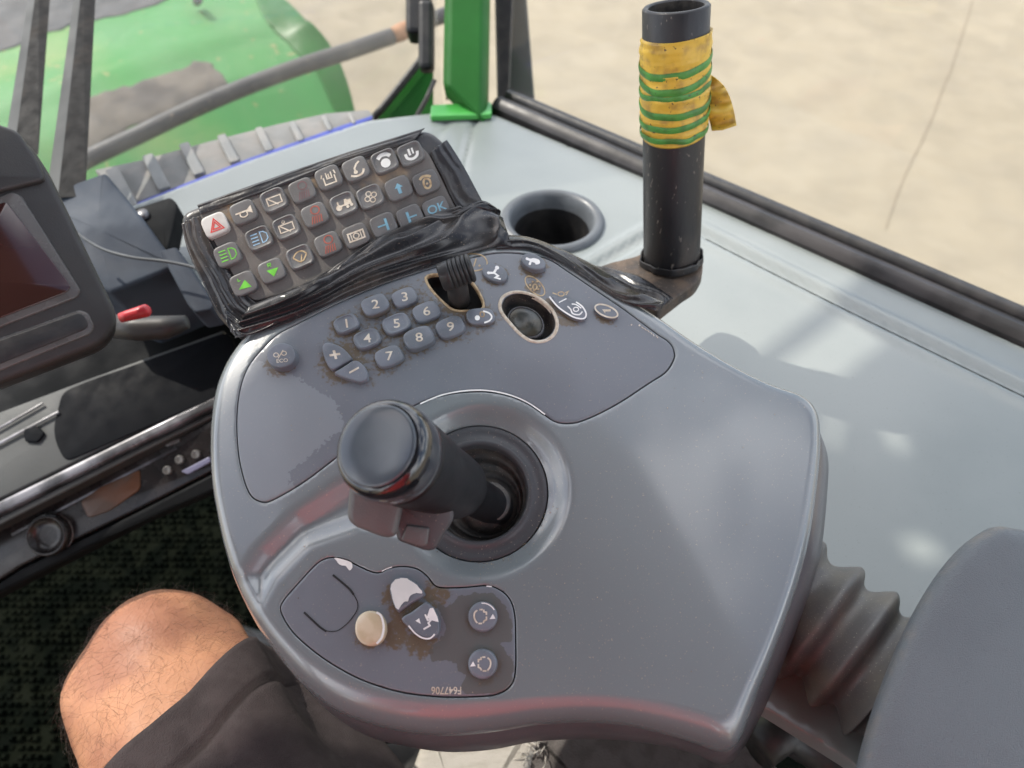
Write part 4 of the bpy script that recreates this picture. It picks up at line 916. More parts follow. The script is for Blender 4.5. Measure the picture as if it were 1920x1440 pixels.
# switch blocks
J1 = Surf(at(703, 962, .330), (CAM-at(703, 962, .330)).normalized()*.8+Vector((0, -.35, .1)))
J2 = Surf(at(790, 990, .347), (CAM-at(790, 990, .347)).normalized()*.8+Vector((.1, -.35, .1)))
slab('trigger_block', roundp([(657, 905), (762, 905), (756, 950), (744, 1008), (722, 1012), (664, 990), (650, 974), (654, 925)], 12), J1, .02, M['gray_sw'], js, .003)
k = slab('switch_block', roundp([(735, 935), (850, 935), (852, 975), (836, 1000), (818, 1032), (800, 1035), (745, 1015)], 9), J2, .02, M['ring'], js, .0022)
slab('switch_key', roundp([(762, 984), (806, 990), (802, 1022), (790, 1026), (752, 1014)], 5), J2, .002, M['gray_sw'], k, .001, dh=.0012)

# ================================================================== key pad unit
kc0 = CS0.at(640, 560, 0)
kdep = (kc0-CAM).dot(FW)
KN = ((CAM-at(610, 420, .46)).normalized()*.62+Vector((-.05, 0, 1))*.38).normalized()
KS = plane(610, 425, .475, KN)
kp = empty('switch_keypad', KS.at(610, 430, -.03), 'tilted rectangular pad of backlit symbol keys wrapped in black tape above the console', 'keypad')
hous = roundp([(334, 398), (560, 318), (800, 236), (838, 268), (905, 385), (880, 430), (640, 540), (432, 618), (404, 590), (345, 450)], [26, 30, 30, 20, 20, 10, 10, 14, 20, 20], 6)
KT = .0035
slab('housing', hous, KS, .038, M['tapeflat'], kp, .005, dh=0, steps=5)
memo = roundp([(374, 402), (560, 338), (776, 262), (806, 292), (858, 398), (800, 440), (640, 520), (478, 566), (458, 552)], [8, 2, 14, 14, 6, 4, 4, 12, 10], 5)
mu = resamp([KS.uv(*p) for p in memo], .002)
vs, fs, _, uvs = patch(KS, mu, [], .003, .0005, .0015, .0012)
mem = obj('key_membrane', vs, fs, M['membrane'], kp)
gk = [(KS.uv(x, y), r/F*.475) for x, y, r in [(745, 325, 60), (690, 345, 30), (800, 380, 40), (590, 345, 20), (430, 400, 40), (500, 372, 25), (385, 430, 25)]]
attr_fn(mem, KS, uvs, 'grime', lambda u, v: max(1-sst(math.hypot(u-c[0], v-c[1]), r*.3, r*1.1) for c, r in gk)*.62)
# frame folds of tape along the sides
def ribbon(name, top, bot, Stop, Sbot, dt, db, bulge, m, par, amp=.0015, nf=5, n=70, k=22, seed=0, twist=1.0):
    """tape band between two pixel lines (each on its own surface), crumpled lengthwise"""
    T_ = catmull(top, 8, False); B_ = catmull(bot, 8, False)
    def pick(P, t): x = t*(len(P)-1); i = min(int(x), len(P)-2); f = x-i; return (P[i][0]*(1-f)+P[i+1][0]*f, P[i][1]*(1-f)+P[i+1][1]*f)
    rows = []
    for i in range(n+1):
        s = i/n; a = Stop.at(*pick(T_, s), dt); b = Sbot.at(*pick(B_, s), db); row = []
        nn = (Stop.N+Sbot.N).normalized()
        for j in range(k+1):
            t = j/k; e = min(1, 6*t*(1-t)); tt = t+.10*noise.noise(Vector((s*3.1, t*2, seed)))*e
            q = t*nf*twist+1.4*noise.noise(Vector((s*2.3*twist, t*1.5, seed+5)))+s*1.7*(1 if nf > 3 else .3)
            cr_ = 1-abs(math.sin(q*math.pi))
            row.append(a.lerp(b, tt)+nn*(bulge*math.sin(math.pi*t)+amp*(cr_-.4)*e+.0003*noise.noise(Vector((s*14, t*6, seed)))*e))
        rows.append(row)
    vs = [p for r in rows for p in r]; K1 = k+1
    fs = [(i*K1+j, (i+1)*K1+j, (i+1)*K1+j+1, i*K1+j+1) for i in range(n) for j in range(k)]
    o = obj(name, vs, fs, m, par); sm = o.modifiers.new('solid', 'SOLIDIFY'); sm.thickness = .0006; sm.offset = -1; return o
tp = empty('electrical_tape', CS.at(700, 500, .004), 'creased black electrical tape binding the keypad to the far edge of the console', 'tape')
ribbon('tape_band', [(470, 572), (560, 536), (600, 516), (640, 492), (720, 446), (770, 427), (819, 408), (860, 392), (905, 376), (936, 398)],
       [(440, 634), (520, 612), (600, 578), (640, 560), (720, 530), (800, 500), (870, 478), (930, 462), (960, 462)], KS, CS, .0045, .0018, .004, M['tape'], tp, .0036, 1.9, 140, 64, 1)
ribbon('tape_fold', [(520, 556), (580, 528), (640, 492), (700, 452), (770, 418), (819, 400), (862, 386)],
       [(500, 588), (570, 566), (640, 530), (700, 505), (770, 470), (840, 446), (900, 424)], KS, KS, .0050, .0058, .002, M['tape'], tp, .0020, 1.1, 100, 36, 4)
ribbon('tape_wing', [(340, 420), (352, 470), (380, 530), (405, 580), (432, 612)], [(374, 405), (392, 450), (425, 505), (470, 560), (520, 590)], KS, KS, .001, .0022, .0018, M['tape'], tp, .0016, 3, 60, 24, 9)
ribbon('tape_corner', [(420, 570), (440, 590), (470, 600), (520, 585), (570, 560)], [(432, 622), (445, 632), (470, 626), (520, 606), (580, 580)], KS, CS, .004, .003, .002, M['tape'], tp, .002, 3, 50, 24, 12)
ribbon('tape_knot', [(846, 398), (880, 384), (905, 376), (926, 386), (938, 396)], [(880, 440), (905, 428), (920, 420), (932, 416), (937, 408)], KS, KS, .006, .002, .004, M['tape'], tp, .0022, 2, 50, 26, 15)
ribbon('tape_wing', [(838, 262), (866, 306), (890, 350), (908, 384)], [(806, 286), (828, 330), (850, 376), (868, 404)], KS, KS, .0005, .0018, .001, M['tapeflat'], tp, .001, 2, 50, 16, 21)
ribbon('tape_wing', [(370, 384), (500, 337), (640, 289), (796, 240)], [(376, 402), (500, 358), (640, 310), (776, 264)], KS, KS, .0005, .0020, .001, M['tapeflat'], tp, .0010, 2, 80, 14, 27)
ribbon('tape_tail', [(930, 440), (990, 444), (1055, 468), (1120, 500), (1180, 535), (1245, 566)], [(930, 466), (990, 468), (1050, 492), (1110, 530), (1170, 566), (1228, 582)], CS, CS, -.004, .0012, .003, M['tape'], tp, .0014, 1.2, 100, 26, 31)
# grey scuffed residue where the tape starts
# keys
KA, KB = (22, -9.5), (8.5, 19)
rows = [[(404,422),(457,398),(514,375),(567,357),(617,333),(668,317),(722,302),(771,288)],
        [(427,478),(486,447),(537,426),(591,403),(645,383),(695,369),(748,353),(800,342)],
        [(457,532),(510,508),(563,482),(616,458),(668,442),(720,422),(770,407),(819,392)]]
def lamp(col=None): return [('l', circ(2, 7, 6, 14), 1.6, True)]+[('l', [(-4+i*3, -1), (-8+i*3.6, -12)], 1.4) for i in range(5)]
def dlamp(): return [('l', [(3, 9), (3, -8), (8, -7), (12, -3), (12, 4), (8, 8)], 1.5, True)]+[('l', [(-11, 8-i*5), (-1, 8-i*5)], 1.7) for i in range(4)]
def scr(extra=()): return [('l', [(-10, -6), (10, -6), (10, 5), (-10, 5)], 1.6, True), ('l', [(-8, 4), (2, -6), (4, -8)], 1.8)]+list(extra)
sy = {
 (0,0): ('p_red', [('l', [(-9, -8), (10, -8), (0, 10)], 1.7, True), ('l', [(-5, -5), (5.5, -5), (0, 5)], 1.7, True)], 'pale key with a red hazard triangle'),
 (0,1): ('print', [('f', [(5, 2), (12, 7), (12, -5), (5, -1)]), ('l', [(-12, 1), (6, 1)], 2.4), ('l', catmull([(-5, 1), (-6, -4), (-1, -7), (4, -5), (4, 0)], 3, False), 1.8)], 'key with a cream horn symbol'),
 (0,2): ('print', scr(), 'key with a cream rear wiper symbol, top row'),
 (0,3): ('p_dullred', lamp(), 'key with a faded work light symbol, top row'),
 (0,4): ('print', [('l', [(-8, 2), (-8, -9), (8, -9), (8, 2)], 1.9), ('l', [(-3, 0), (-3, 8)], 1.8), ('l', [(0, -1), (0, 6)], 1.8), ('l', [(4, 0), (4, 8)], 1.8), ('l', [(-11, 2), (-9, 7)], 1.8), ('l', [(10, 3), (9, 9)], 1.8), ('l', [(-4, -1), (5, -1)], 1.6)], 'key with a cream tank filling symbol'),
 (0,5): ('print', [('l', [(-2, -5), (-2, 2), (2, 7), (7, 10)], 2.6), ('l', catmull([(-10, -7), (-3, -10), (6, -9), (10, -3)], 3, False), 3), ('f', circ(-2, -4, 3, 8))], 'key with a cream unloading arm symbol'),
 (0,6): ('silver', [('l', catmull([(-9, 6), (-3, 10), (5, 9), (9, 5)], 3, False), 5.5), ('f', circ(0, -3, 7, 12))], 'key with a worn silver beacon symbol'),
 (0,7): ('silver', [('l', catmull([(-8, 2), (-7, -5), (0, -8), (7, -5), (9, 1)], 3, False), 4), ('l', [(-2, 8), (-2, -2)], 3.2), ('l', [(3, 8), (3, -1)], 2.4)], 'key with a worn silver curved symbol at the top right corner'),
 (1,0): ('p_green', dlamp(), 'key with a green low beam symbol'),
 (1,1): ('p_blue', dlamp(), 'key with a blue high beam symbol'),
 (1,2): ('print', scr([('l', circ(-2, 9, 2, 8), 1.2, True)]), 'key with a cream washer symbol, middle row'),
 (1,3): ('p_redlamp', lamp(), 'key with a red work light symbol, middle row'),
 (1,4): ('print', [('l', [(-11, -2), (11, 0)], 2.2), ('f', circ(-8, -3, 4.4, 10)), ('f', [(0, -3), (11, -2), (11, 5), (6, 5), (5, 7), (2, 7), (1, 3)]), ('f', circ(4, -5, 2.4, 8)), ('f', circ(10, -4, 2.4, 8)), ('l', [(-8, 1), (-8, 6)], 2)], 'key with a cream machine and trailer symbol'),
 (1,5): ('print', [('l', circ(0+5.5*math.cos(t), 5.5*math.sin(t), 3.6, 10), 1.4, True) for t in (.3, 1.87, 3.44, 5.0)], 'key with a cream four bladed fan symbol'),
 (1,6): ('p_cyan', [('f', [(-2.4, -8), (2.4, -8), (2.4, 1), (6, 1), (0, 8), (-6, 1), (-2.4, 1)])], 'key with a light blue up arrow'),
 (1,7): ('gold', [('l', catmull([(-8, 7), (-3, 10), (4, 9), (8, 6)], 3, False), 3.6), ('l', catmull([(0, 6), (5, 2), (4, -6), (0, -9), (-4, -6), (-4, 2)], 3), 3, True), ('f', circ(0, -2, 1.8, 8))], 'key with a tan rotating lamp symbol at the right end'),
 (2,0): ('p_green', [('f', [(-9, -6), (9, -8), (3, 5)]), ('l', [(-6, 10), (-6, 6), (-3, 6)], 1.2)], 'key with a green left turn arrow marked L'),
 (2,1): ('p_green', [('f', [(-7, 3), (10, 2), (0, -9)]), ('l', [(-3, 7), (-3, 12), (1, 12), (1, 9.5), (-2, 9.5), (1, 7)], 1.2)], 'key with a green right turn arrow marked R'),
 (2,2): ('gold', [('l', catmull([(-10, 2), (-3, 8), (5, 8), (10, 2)], 3, False), 2), ('l', [(-10, 2), (-3, -6), (3, -6), (10, 2)], 2), ('l', [(-1, -8), (3, 3)], 1.8)], 'key with a tan front wiper symbol'),
 (2,3): ('p_redlamp', lamp(), 'key with a dull red work light symbol, bottom row'),
 (2,4): ('print', [('l', [(-11, -6), (11, -6), (11, 6), (-11, 6)], 2.2, True), ('l', circ(0, 0, 4, 14), 1.8, True), ('l', [(-7, -6), (-7, 6)], 1.4), ('l', [(7, -6), (7, 6)], 1.4)], 'key with a cream screen symbol'),
 (2,5): ('p_cyan', [('l', [(4, 9), (4, -9)], 3.6), ('l', [(-9, 0), (3, 0)], 2.4)], 'key with a light blue sideways T pointing left'),
 (2,6): ('p_cyan', [('l', [(-3, 9), (-3, -9)], 3.6), ('l', [(-2, 0), (9, 0)], 2.4)], 'key with a light blue sideways T pointing right'),
 (2,7): ('p_cyan', [('t', 'OK', 0, 1, 18)], 'key marked OK half hidden under the tape'),
}
dished = {(0,2), (1,1), (1,2), (2,2), (1,4), (1,5), (0,6), (0,7)}
for r in range(3):
    for c in range(8):
        x, y = rows[r][c]; x -= 1; y -= 1; m_, items, lab = sy[(r, c)]
        hh = .0042; ds = .0011 if (r, c) in dished else 0
        k = button('key', sup(x, y, KA, KB, 4.2, 40), KS, hh, M['keypale'] if (r, c) == (0, 0) else M['key'], kp, .0010, dish=ds, rimw=.16)
        k['label'] = lab
        draw('symbol', items, KS, hh-ds+.00012, M[m_], k, x+1, y+1, (1.27, -.47), (.42, 1.18))

# ================================================================== upright pipe post
pb = at(1259, 488, .605); pt = at(1268, 10, .492)
pa = (pt-pb).normalized(); px_ = (Vector((1, 0, 0))-pa*pa.x).normalized(); py_ = pa.cross(px_); PL = (pt-pb).length
pr = .0223
pp_ = empty('pipe_post', pb, 'black steel pipe on a rusty plate, its top wrapped in yellow and green tape', 'pipe')
def prg(prof, n=48): return [[pb+pa*s+(px_*math.cos(t)+py_*math.sin(t))*r for t in [2*math.pi*i/n for i in range(n)]] for s, r in prof]
o = obj('pipe', *lofted(prg([(-.004, pr), (PL*.3, pr), (PL*.6, pr), (PL-.0012, pr), (PL, pr-.0012), (PL, pr-.003), (PL-.001, pr-.004)]), cap1=False), M['metal_blk'], pp_); sharp(o, 50)
obj('pipe_bore', *lofted(prg([(PL-.001, pr-.0041), (PL-.08, pr-.0041)])), M['inside'], pp_)
rr = []
for i in range(9):
    a = i/8*math.pi; rr.append([pb+pa*(.0045*math.sin(a)*1.2+.001*noise.noise(Vector((t*3, i, 0))))+(px_*math.cos(t)+py_*math.sin(t))*(pr+.0030-.0030*(i/8)+.0012*math.sin(a)+.0022*noise.noise(Vector((math.cos(t)*3, math.sin(t)*3, 4)))) for t in [2*math.pi*q/48 for q in range(48)]])
obj('weld_bead', *lofted(rr, cap1=False), M['metal_blk'], pp_)
PP = Surf(pb, pa*.75+CN*.25)
PP = Surf(pb, (pa*.6+Vector((0, 0, 1))*.4))
slab('base_plate', wob(roundp([(1196, 480), (1258, 440), (1314, 462), (1320, 500), (1308, 530), (1280, 548), (1232, 584), (1150, 545), (1095, 510), (1150, 490)], [20, 40, 20, 30, 20, 10, 6, 8, 8, 8], 5), 1.2, .05), PP, .010, M['plate'], pp_, .0015, dh=-.001)
ribbon('tape_over_plate', [(1120, 500), (1160, 508), (1200, 520), (1240, 545), (1262, 560)], [(1112, 520), (1150, 545), (1190, 566), (1222, 580), (1236, 586)], PP, PP, .001, -.004, .003, M['tape'], tp, .002, 3, 50, 18, 41)
# yellow wrap : layered helical turns
def wrap(s0, s1, m, name, dr_, turns, wd, ph=0, tiltv=.012, amp=.0006, par=pp_):
    V_, F_ = [], []; n = int(turns*48); K = 6
    for i in range(n+1):
        t = i/48*2*math.pi+ph; f = i/n; s = s0+(s1-s0)*f + tiltv*.5*math.sin(t+1.1)+.0016*noise.noise(Vector((t*.35, ph, 1)))
        for j in range(K+1):
            q = j/K; r = pr+dr_+amp*(noise.noise(Vector((t*1.3, q*2+s*60, ph)))+.5*math.sin(q*math.pi))
            V_.append(pb+pa*(s+wd*(q-.5))+(px_*math.cos(t)+py_*math.sin(t))*r)
    K1 = K+1
    F_ = [(i*K1+j, i*K1+j+1, (i+1)*K1+j+1, (i+1)*K1+j) for i in range(n) for j in range(K)]
    o = obj(name, V_, F_, m, par); return o
def ppar(y): # fraction along the pipe for a pixel row on its front
    return (y-488)/(22-488)*PL
sb, st_ = PL*.555, PL*.905
rr = []
for i in range(60):
    f = i/59; s = sb+(st_-sb)*f
    rr.append([pb+pa*(s+.004*math.sin(t+.4)*(1-f)+.002*math.sin(t+2)*f)+(px_*math.cos(t)+py_*math.sin(t))*(pr+.0007+.0011*math.sin(min(1, f*4)*math.pi/2)*(1 if f < .94 else .8)+.0007*noise.noise(Vector((math.cos(t), math.sin(t), f*14)))+.0006*(((f*9+t/6.283) % 1)-.5)) for t in [2*math.pi*q/64 for q in range(64)]])
wrp = obj('tape_wrap', *lofted([prg([(sb+.0, pr-.0003)], 64)[0]]+rr+[prg([(st_+.0, pr-.0003)], 64)[0]], cap1=False), M['yel'], pp_)
for i, (s, ph, wd, dd, tl) in enumerate([(.055, 0, .0042, .0030, .006), (.205, 1, .0046, .0031, .010), (.355, .3, .0050, .0032, .012), (.50, 2, .0042, .0031, .007), (.635, .7, .0050, .0032, .016), (.755, 1.2, .0052, .0031, .012)]):
    ss = sb+(st_-sb)*s
    V_, F_ = [], []; n = 96
    for q in range(n+1):
        t = 2*math.pi*q/n; f = s
        base_ = pr+dd*.62+.0009*noise.noise(Vector((math.cos(t), math.sin(t), f*14)))
        cs = ss+tl*.45*math.sin(t+ph*.35+.2)+.0012*noise.noise(Vector((math.cos(t)*2, math.sin(t)*2, i*3)))
        for j in range(5): V_.append(pb+pa*(cs+wd*.95*(j/4-.5))+(px_*math.cos(t)+py_*math.sin(t))*(base_+.0002+.0004*math.sin(j/4*math.pi)))
    F_ = [(a*5+j, a*5+j+1, (a+1)*5+j+1, (a+1)*5+j) for a in range(n) for j in range(4)]
    obj('green_stripe', V_, F_, M['grn'], wrp)
# loose tape end
fd = .535
def tail(name, pts, wds, m, off=0):
    V_, F_ = [], []
    for i, ((x, y), wd) in enumerate(zip(pts, wds)):
        a = at(x-wd*.5, y+wd*.12, fd+.004*math.sin(i)+off); b = at(x+wd*.5, y-wd*.1, fd-.006+.003*math.cos(i*1.3)+off); c = a.lerp(b, .5)+FW*.004
        V_ += [a, c, b]
    F_ = [(i*3+j, i*3+j+1, i*3+4+j, i*3+3+j) for i in range(len(pts)-1) for j in range(2)]
    o = obj(name, V_, F_, m, pp_); s = o.modifiers.new('solid', 'SOLIDIFY'); s.thickness = .0005; return o
tail('tape_end', catmull([(1324, 138), (1338, 160), (1346, 186), (1352, 212), (1358, 240)], 4, False), [8, 14, 21, 27, 32, 37, 40, 43, 45, 46, 47, 48, 48, 48, 47, 47, 46], M['yel'])

# ================================================================== bellows and armrest pad (right)
bl = empty('rubber_bellows', at(1570, 1190, .46), 'dusty grey ribbed rubber bellows between the console and the armrest pad', 'bellows')
b0 = at(1455, 1104, .470); b1 = at(1603, 1218, .470)
vb = ray(1550, 1170).normalized(); ba = (b1-b0); ba = (ba-vb*ba.dot(vb)).normalized(); BL_ = .080; bx = (CN-ba*CN.dot(ba)).normalized(); by = ba.cross(bx)
bprof = []
rads = [(0.0, .046), (.09, .046), (.16, .0385), (.24, .0375), (.36, .0462), (.40, .0470), (.435, .0440), (.47, .0385), (.53, .0375), (.64, .0462), (.68, .0470), (.715, .044), (.75, .0385), (.81, .0375), (.93, .047), (.955, .0474), (1.0, .041), (1.15, .040)]
br_ = catmull([(a, b) for a, b in rads], 3, False)
skew = Vector((0, 0, 0))
rr = [[b0+ba*BL_*s+(bx*math.cos(t)*.95+by*math.sin(t)*1.0)*r*.90 for t in [2*math.pi*i/72 for i in range(72)]] for s, r in br_]
obj('bellows_sleeve', *lofted(rr, True, True), M['bell'], bl)
ap = empty('armrest_pad', at(1800, 1250, .45), 'blue grey armrest pad with a rubbed dusty edge at the lower right corner', 'armrest')
AN = tilt(22, 0)
AS_ = plane(1780, 1200, .385, AN)
ao = catmull([(1905, 986), (1872, 981), (1846, 990), (1800, 1024), (1752, 1082), (1706, 1160), (1668, 1244), (1636, 1330), (1610, 1420), (1590, 1520), (1590, 1700), (1800, 1900), (2300, 1900), (2500, 1500), (2400, 1150), (2150, 1020), (2000, 1000)], 8)
uv = [AS_.uv(x, y, -.006) for x, y in ao]
cA = AS_.uv(2050, 1450)
def aH(u, v): return 0
rings = []
for ins, h in ((.030, -.075), (.018, -.045), (.005, -.018), (.0015, -.010), (.0018, -.0058), (.0036, -.0024), (.0070, -.0007), (.0115, 0)):
    rings.append([AS_.pt(u, v, h) for u, v in inset(uv, ins)])
vA, fA, oiA, uvA = patch(AS_, inset(uv, .0115), [], .007, 0, .001, 0, False)
# use the loft for the shoulder and the patch for the crown
vs, fs = lofted(rings, True, False)
o0 = len(vs); vs += vA; fs += [tuple(i+o0 for i in f) for f in fA]
pad = obj('pad_shell', vs, fs, M['pad'], ap)
bm = bmesh.new(); bm.from_mesh(pad.data); bmesh.ops.remove_doubles(bm, verts=bm.verts, dist=.00005); bmesh.ops.recalc_face_normals(bm, faces=bm.faces[:]); bm.to_mesh(pad.data); bm.free(); pad.data.polygons.foreach_set('use_smooth', [True]*len(pad.data.polygons))
a_ = pad.data.attributes.new('grime', 'FLOAT', 'POINT'); off = ROOT(ap)
for i, v in enumerate(pad.data.vertices):
    P = v.co+off-AS_.O; hh = P.dot(AS_.N); a_.data[i].value = .55 if -.012 < hh < -.0008 else (.30 if hh <= -.012 else .05)

# ================================================================== seat below the console
se = empty('seat_cushion', at(1100, 1500, .62), 'grey woven seat cushion with a worn beige patch showing under the front of the console', 'seat')
SE = plane(1000, 1440, .60, tilt(4))
slab('cushion', roundp([(960, 1340), (1280, 1330), (1400, 1376), (1460, 1430), (1560, 1560), (1500, 2200), (800, 2300), (930, 1700), (980, 1440)], 30), SE, .12, M['seat'], se, .012)
slab('beige_panel', roundp([(800, 1360), (1010, 1340), (1014, 1400), (1000, 1430), (985, 1560), (900, 2200), (560, 2200), (740, 1480), (772, 1436)], 14), SE, .12, M['beige'], se, .010, dh=.003)
# frayed tuft
tf = []
for i in range(26):
    x, y = 1003+random.gauss(0, 12), 1405+random.gauss(0, 14); p = SE.at(x, y, .004); d = Vector((random.gauss(0, 1), random.gauss(0, 1), abs(random.gauss(0, .8)))).normalized()*.008
    tf.append(tube([p, p+d*.5+Vector((0, 0, .001)), p+d], [.0006, .0005, .0002], 5))
obj('frayed_edge', *merge(tf), M['beige'], se)
o = obj('black_hose', *tube([at(1420, 1400, .56), at(1470, 1370, .57), at(1530, 1400, .57), at(1575, 1450, .56), at(1600, 1540, .55)], .017, 14), M['black'], None, origin=at(1500, 1400, .57)); tag(o, 'black looped hose below the bellows at the bottom of the picture', 'hose')
o = obj('black_hose', *tube([at(1440, 1335, .60), at(1500, 1350, .61), at(1570, 1400, .60), at(1640, 1480, .60)], .012, 14), M['metal_blk'], None, origin=at(1500, 1360, .6)); tag(o, 'thinner black hose directly above the looped one beneath the bellows', 'hose')
o = slab('seat_edge', [(690, 1400), (800, 1380), (800, 1500), (700, 1500)], plane(740, 1430, .66, tilt(4)), .2, M['black'], None, .003, origin=at(740, 1430, .66)); tag(o, 'dark seat edge seen between the shorts and the beige cloth', 'seat edge')

# ================================================================== person
K = at(276, 1246, .56); HPR = Vector((.13, -.22, .60)); HPL = Vector((-.16, -.28, .60)); KL = Vector((-.66, .05, .52))
AR = Vector((K.x+.03, K.y-.05, .09)); AL = Vector((KL.x-.05, KL.y+.05, .09))
pel = (HPR+HPL)/2+Vector((.02, .0, .02))
verts = []; edges = []; rad = []
def av(p, r, par=None):
    verts.append(tuple(p)); rad.append(r if isinstance(r, tuple) else (r, r)); i = len(verts)-1
    if par is not None: edges.append((par, i))
    return i
p0 = av(pel, (.15, .11)); s1 = av(pel+Vector((0, -.02, .15)), (.145, .10), p0); s2 = av(pel+Vector((0, -.05, .32)), (.165, .115), s1); s3 = av(pel+Vector((0, -.06, .43)), (.12, .09), s2)
nk = av(pel+Vector((0, -.05, .51)), .055, s3); hd1 = av(pel+Vector((0, -.03, .60)), (.072, .085), nk); hd2 = av(pel+Vector((0, -.035, .68)), (.068, .08), hd1)
for sx in (-1, 1):
    a = av(pel+Vector((.17*sx, -.06, .40)), .058, s3); b = av(pel+Vector((.22*sx, -.10, .22)), .045, a); c = av(pel+Vector((.24*sx, -.08, .13)), .042, b); d = av(pel+Vector((.22*sx, .03, .07)), .034, c); e = av(pel+Vector((.18*sx, .10, .05)), (.03, .022), d)
    for q in range(4):
        f1 = av(pel+Vector((.18*sx+(q-1.5)*.022, .15, .05-.006*abs(q-1.5))), .0095, e); f2 = av(pel+Vector((.18*sx+(q-1.5)*.024, .18-.006*abs(q-1.3), .035)), .008, f1)
    th1 = av(pel+Vector((.135*sx, .12, .055)), .011, e); av(pel+Vector((.115*sx, .145, .045)), .009, th1)
for (hp, kn, an) in ((HPR, K, AR), (HPL, KL, AL)):
    a = av(hp, (.098, .09), p0); b = av(hp.lerp(kn, .35), .088, a); c = av(hp.lerp(kn, .65), .076, b); c2 = av(hp.lerp(kn, .85), .068, c); d = av(kn, .074, c2)
    e = av(kn.lerp(an, .12)+Vector((0, .006, 0)), .064, d); f = av(kn.lerp(an, .38)+Vector((0, -.012, 0)), .056, e); g = av(kn.lerp(an, .75), .040, f); h = av(an, .036, g); i = av(an+Vector((0, .06, -.045)), (.04, .03), h); av(an+Vector((0, .15, -.06)), (.042, .022), i)
me = bpy.data.meshes.new('person'); me.from_pydata(verts, edges, []); po = bpy.data.objects.new('person_tmp', me); COL.objects.link(po)
sk = po.modifiers.new('skin', 'SKIN'); sk.use_smooth_shade = True; sk.branch_smoothing = .6
for i, r in enumerate(rad): me.skin_vertices[0].data[i].radius = r
me.skin_vertices[0].data[0].use_root = True
ss_ = po.modifiers.new('sub', 'SUBSURF'); ss_.levels = 4; ss_.render_levels = 4
dg = bpy.context.evaluated_depsgraph_get(); dg.update()
pm = bpy.data.meshes.new_from_object(po.evaluated_get(dg)); bpy.data.objects.remove(po)
pm.materials.clear(); pm.materials.append(M['skin']); pm.name = 'person'
# knee shaping
tdir = (K-HPR).normalized(); sdir = (AR-K).normalized()
for v in pm.vertices:
    p = v.co; d = (p-K).length
    if d < .16:
        n_ = v.normal; up_ = n_.dot(Vector((0, .1, 1)))
        pc = K+Vector((.002, .035, .045)); dd = (p-pc).length
        p += n_*(.010*math.exp(-(dd/.035)**2)-.007*math.exp(-((dd-.062)/.018)**2)*max(0, up_))
        p += n_*(.0012*noise.noise(p*70)+.0035*noise.noise(p*22))
pm.polygons.foreach_set('use_smooth', [True]*len(pm.polygons))
per = bpy.data.objects.new('person', pm); COL.objects.link(per)
tag(per, 'seated person in dark shorts, bare hairy knee beside the console', 'person')
# shirt: offset copy of the trunk
bm = bmesh.new(); bm.from_mesh(pm); lo = pel.z+.03
def inshirt(p): 
    q = p-pel; return (q.z > .02 and q.z < .50 and abs(q.x) < .245 and q.y < .12) and not (q.z < .2 and abs(q.x) > .185) and not (q.z < .06 and q.y > .05)
dele = [f for f in bm.faces if not inshirt(f.calc_center_median())]
bmesh.ops.delete(bm, geom=dele, context='FACES'); bm.normal_update()
for v in bm.verts: v.co += v.normal*.012
sm_ = bpy.data.meshes.new('shirt'); bm.to_mesh(sm_); bm.free(); sm_.materials.clear(); sm_.materials.append(M['shirt'])
sh = bpy.data.objects.new('shirt', sm_); COL.objects.link(sh); sh.parent = per; m_ = sh.modifiers.new('solid', 'SOLIDIFY'); m_.thickness = .003
hm = bmesh.new(); bmesh.ops.create_uvsphere(hm, u_segments=24, v_segments=14, radius=.096)
for v in hm.verts: v.co = Vector(v.co)*(1.0) if True else v.co; v.co.z = v.co.z*.9+.0; v.co += pel+Vector((0, -.055, .70))
hme = bpy.data.meshes.new('hair'); hm.to_mesh(hme); hm.free(); hme.materials.append(M['hair']); hh_ = bpy.data.objects.new('hair', hme); COL.objects.link(hh_); hh_.parent = per
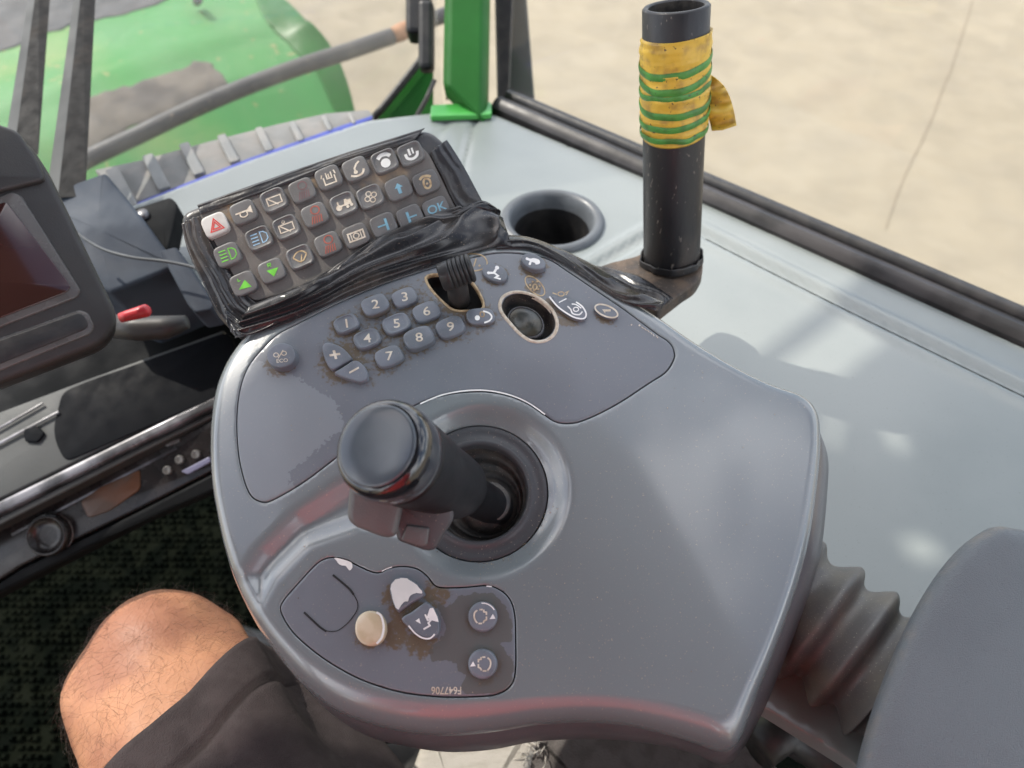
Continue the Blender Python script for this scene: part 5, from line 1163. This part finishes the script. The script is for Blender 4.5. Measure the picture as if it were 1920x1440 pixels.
# shorts: tube round each thigh with hem
def shortleg(hp, kn, seed, f1=.80, hemtilt=.0):
    ax_ = (kn-hp).normalized(); X = (Vector((1, 0, 0))-ax_*ax_.x).normalized(); Y = X.cross(ax_)
    if Y.z < 0: Y = -Y
    Ln = (kn-hp).length; rings = []; NR = 150; NA = 80
    for i in range(NR+1):
        f = i/NR; s = -.05+(Ln*f1+.05)*f; row = []
        for j in range(NA):
            t = 2*math.pi*j/NA; c_, s_ = math.cos(t), math.sin(t)
            r = .105-.019*f
            w1 = .0045*math.sin(6*t+7*f+seed)*(.4+.6*f)+.009*noise.noise(Vector((c_*1.8, s_*1.8, f*3.2+seed)))+.0028*noise.noise(Vector((c_*5+f*6, s_*5, f*9+seed)))
            dh_ = (1-f)*Ln*f1
            hem = .0012 if dh_ < .029 else 0
            hem -= .0034*math.exp(-((dh_-.030)/.0022)**2)+.0016*math.exp(-((dh_-.022)/.0014)**2)
            row.append(hp+ax_*(s+(hemtilt*c_+.004*math.sin(3*t))*f)+(X*c_*1.0+Y*s_*.96)*(r+w1+hem))
        rings.append(row)
    c = hp+ax_*Ln*f1
    # turn the cloth in at the hem
    last = rings[-1]
    rings.append([p+(c-p)*.035+ax_*.0008 for p in last]); rings.append([p+(c-p)*.06-ax_*.012 for p in last]); rings.append([p+(c-p)*.10-ax_*.05 for p in last])
    return lofted(rings, True, False)
obj('shorts', *merge([shortleg(HPR, K, 1.3, .84, .022), shortleg(HPL, KL, 4.1, .80)]), M['shorts'], per)
# fine leg hair
bm = bmesh.new(); bm.from_mesh(pm); bm.faces.ensure_lookup_table()
cand = [f for f in bm.faces if (f.calc_center_median()-K).length < .20 and f.normal.dot((CAM-f.calc_center_median()).normalized()) > -.35 and f.calc_center_median().z > .3]
hv, hf = [], []
if cand:
    ar = [f.calc_area() for f in cand]
    for f in random.choices(cand, weights=ar, k=3600):
        c = f.calc_center_median(); vv = f.verts; a, b = random.random(), random.random(); p = vv[0].co.lerp(vv[1].co, a).lerp(vv[2].co.lerp(vv[3].co if len(vv) > 3 else vv[0].co, 1-a), b)
        n_ = f.normal; d = (sdir*.8+Vector((random.gauss(0, .5), random.gauss(0, .5), random.gauss(0, .5)))); d = (d-n_*d.dot(n_)).normalized()
        ln = random.uniform(.006, .017); q = [p, p+d*ln*.4+n_*ln*.22, p+d*ln*.8+n_*ln*.30, p+d*ln+n_*ln*.26+Vector((random.gauss(0, 1), random.gauss(0, 1), random.gauss(0, 1)))*.001]
        sd2 = d.cross(n_).normalized()*.000062; b0_ = len(hv)
        for w_i, x in enumerate(q): hv += [x+sd2*(1-w_i*.25), x-sd2*(1-w_i*.25), x+n_*.00008]
        for s in range(3): o_ = b0_+s*3; hf += [(o_, o_+1, o_+4, o_+3), (o_+1, o_+2, o_+5, o_+4), (o_+2, o_, o_+3, o_+5)]
bm.free()
ho_ = obj('leg_hair', hv, hf, M['hair'], per, False); ho_['kind'] = 'stuff'
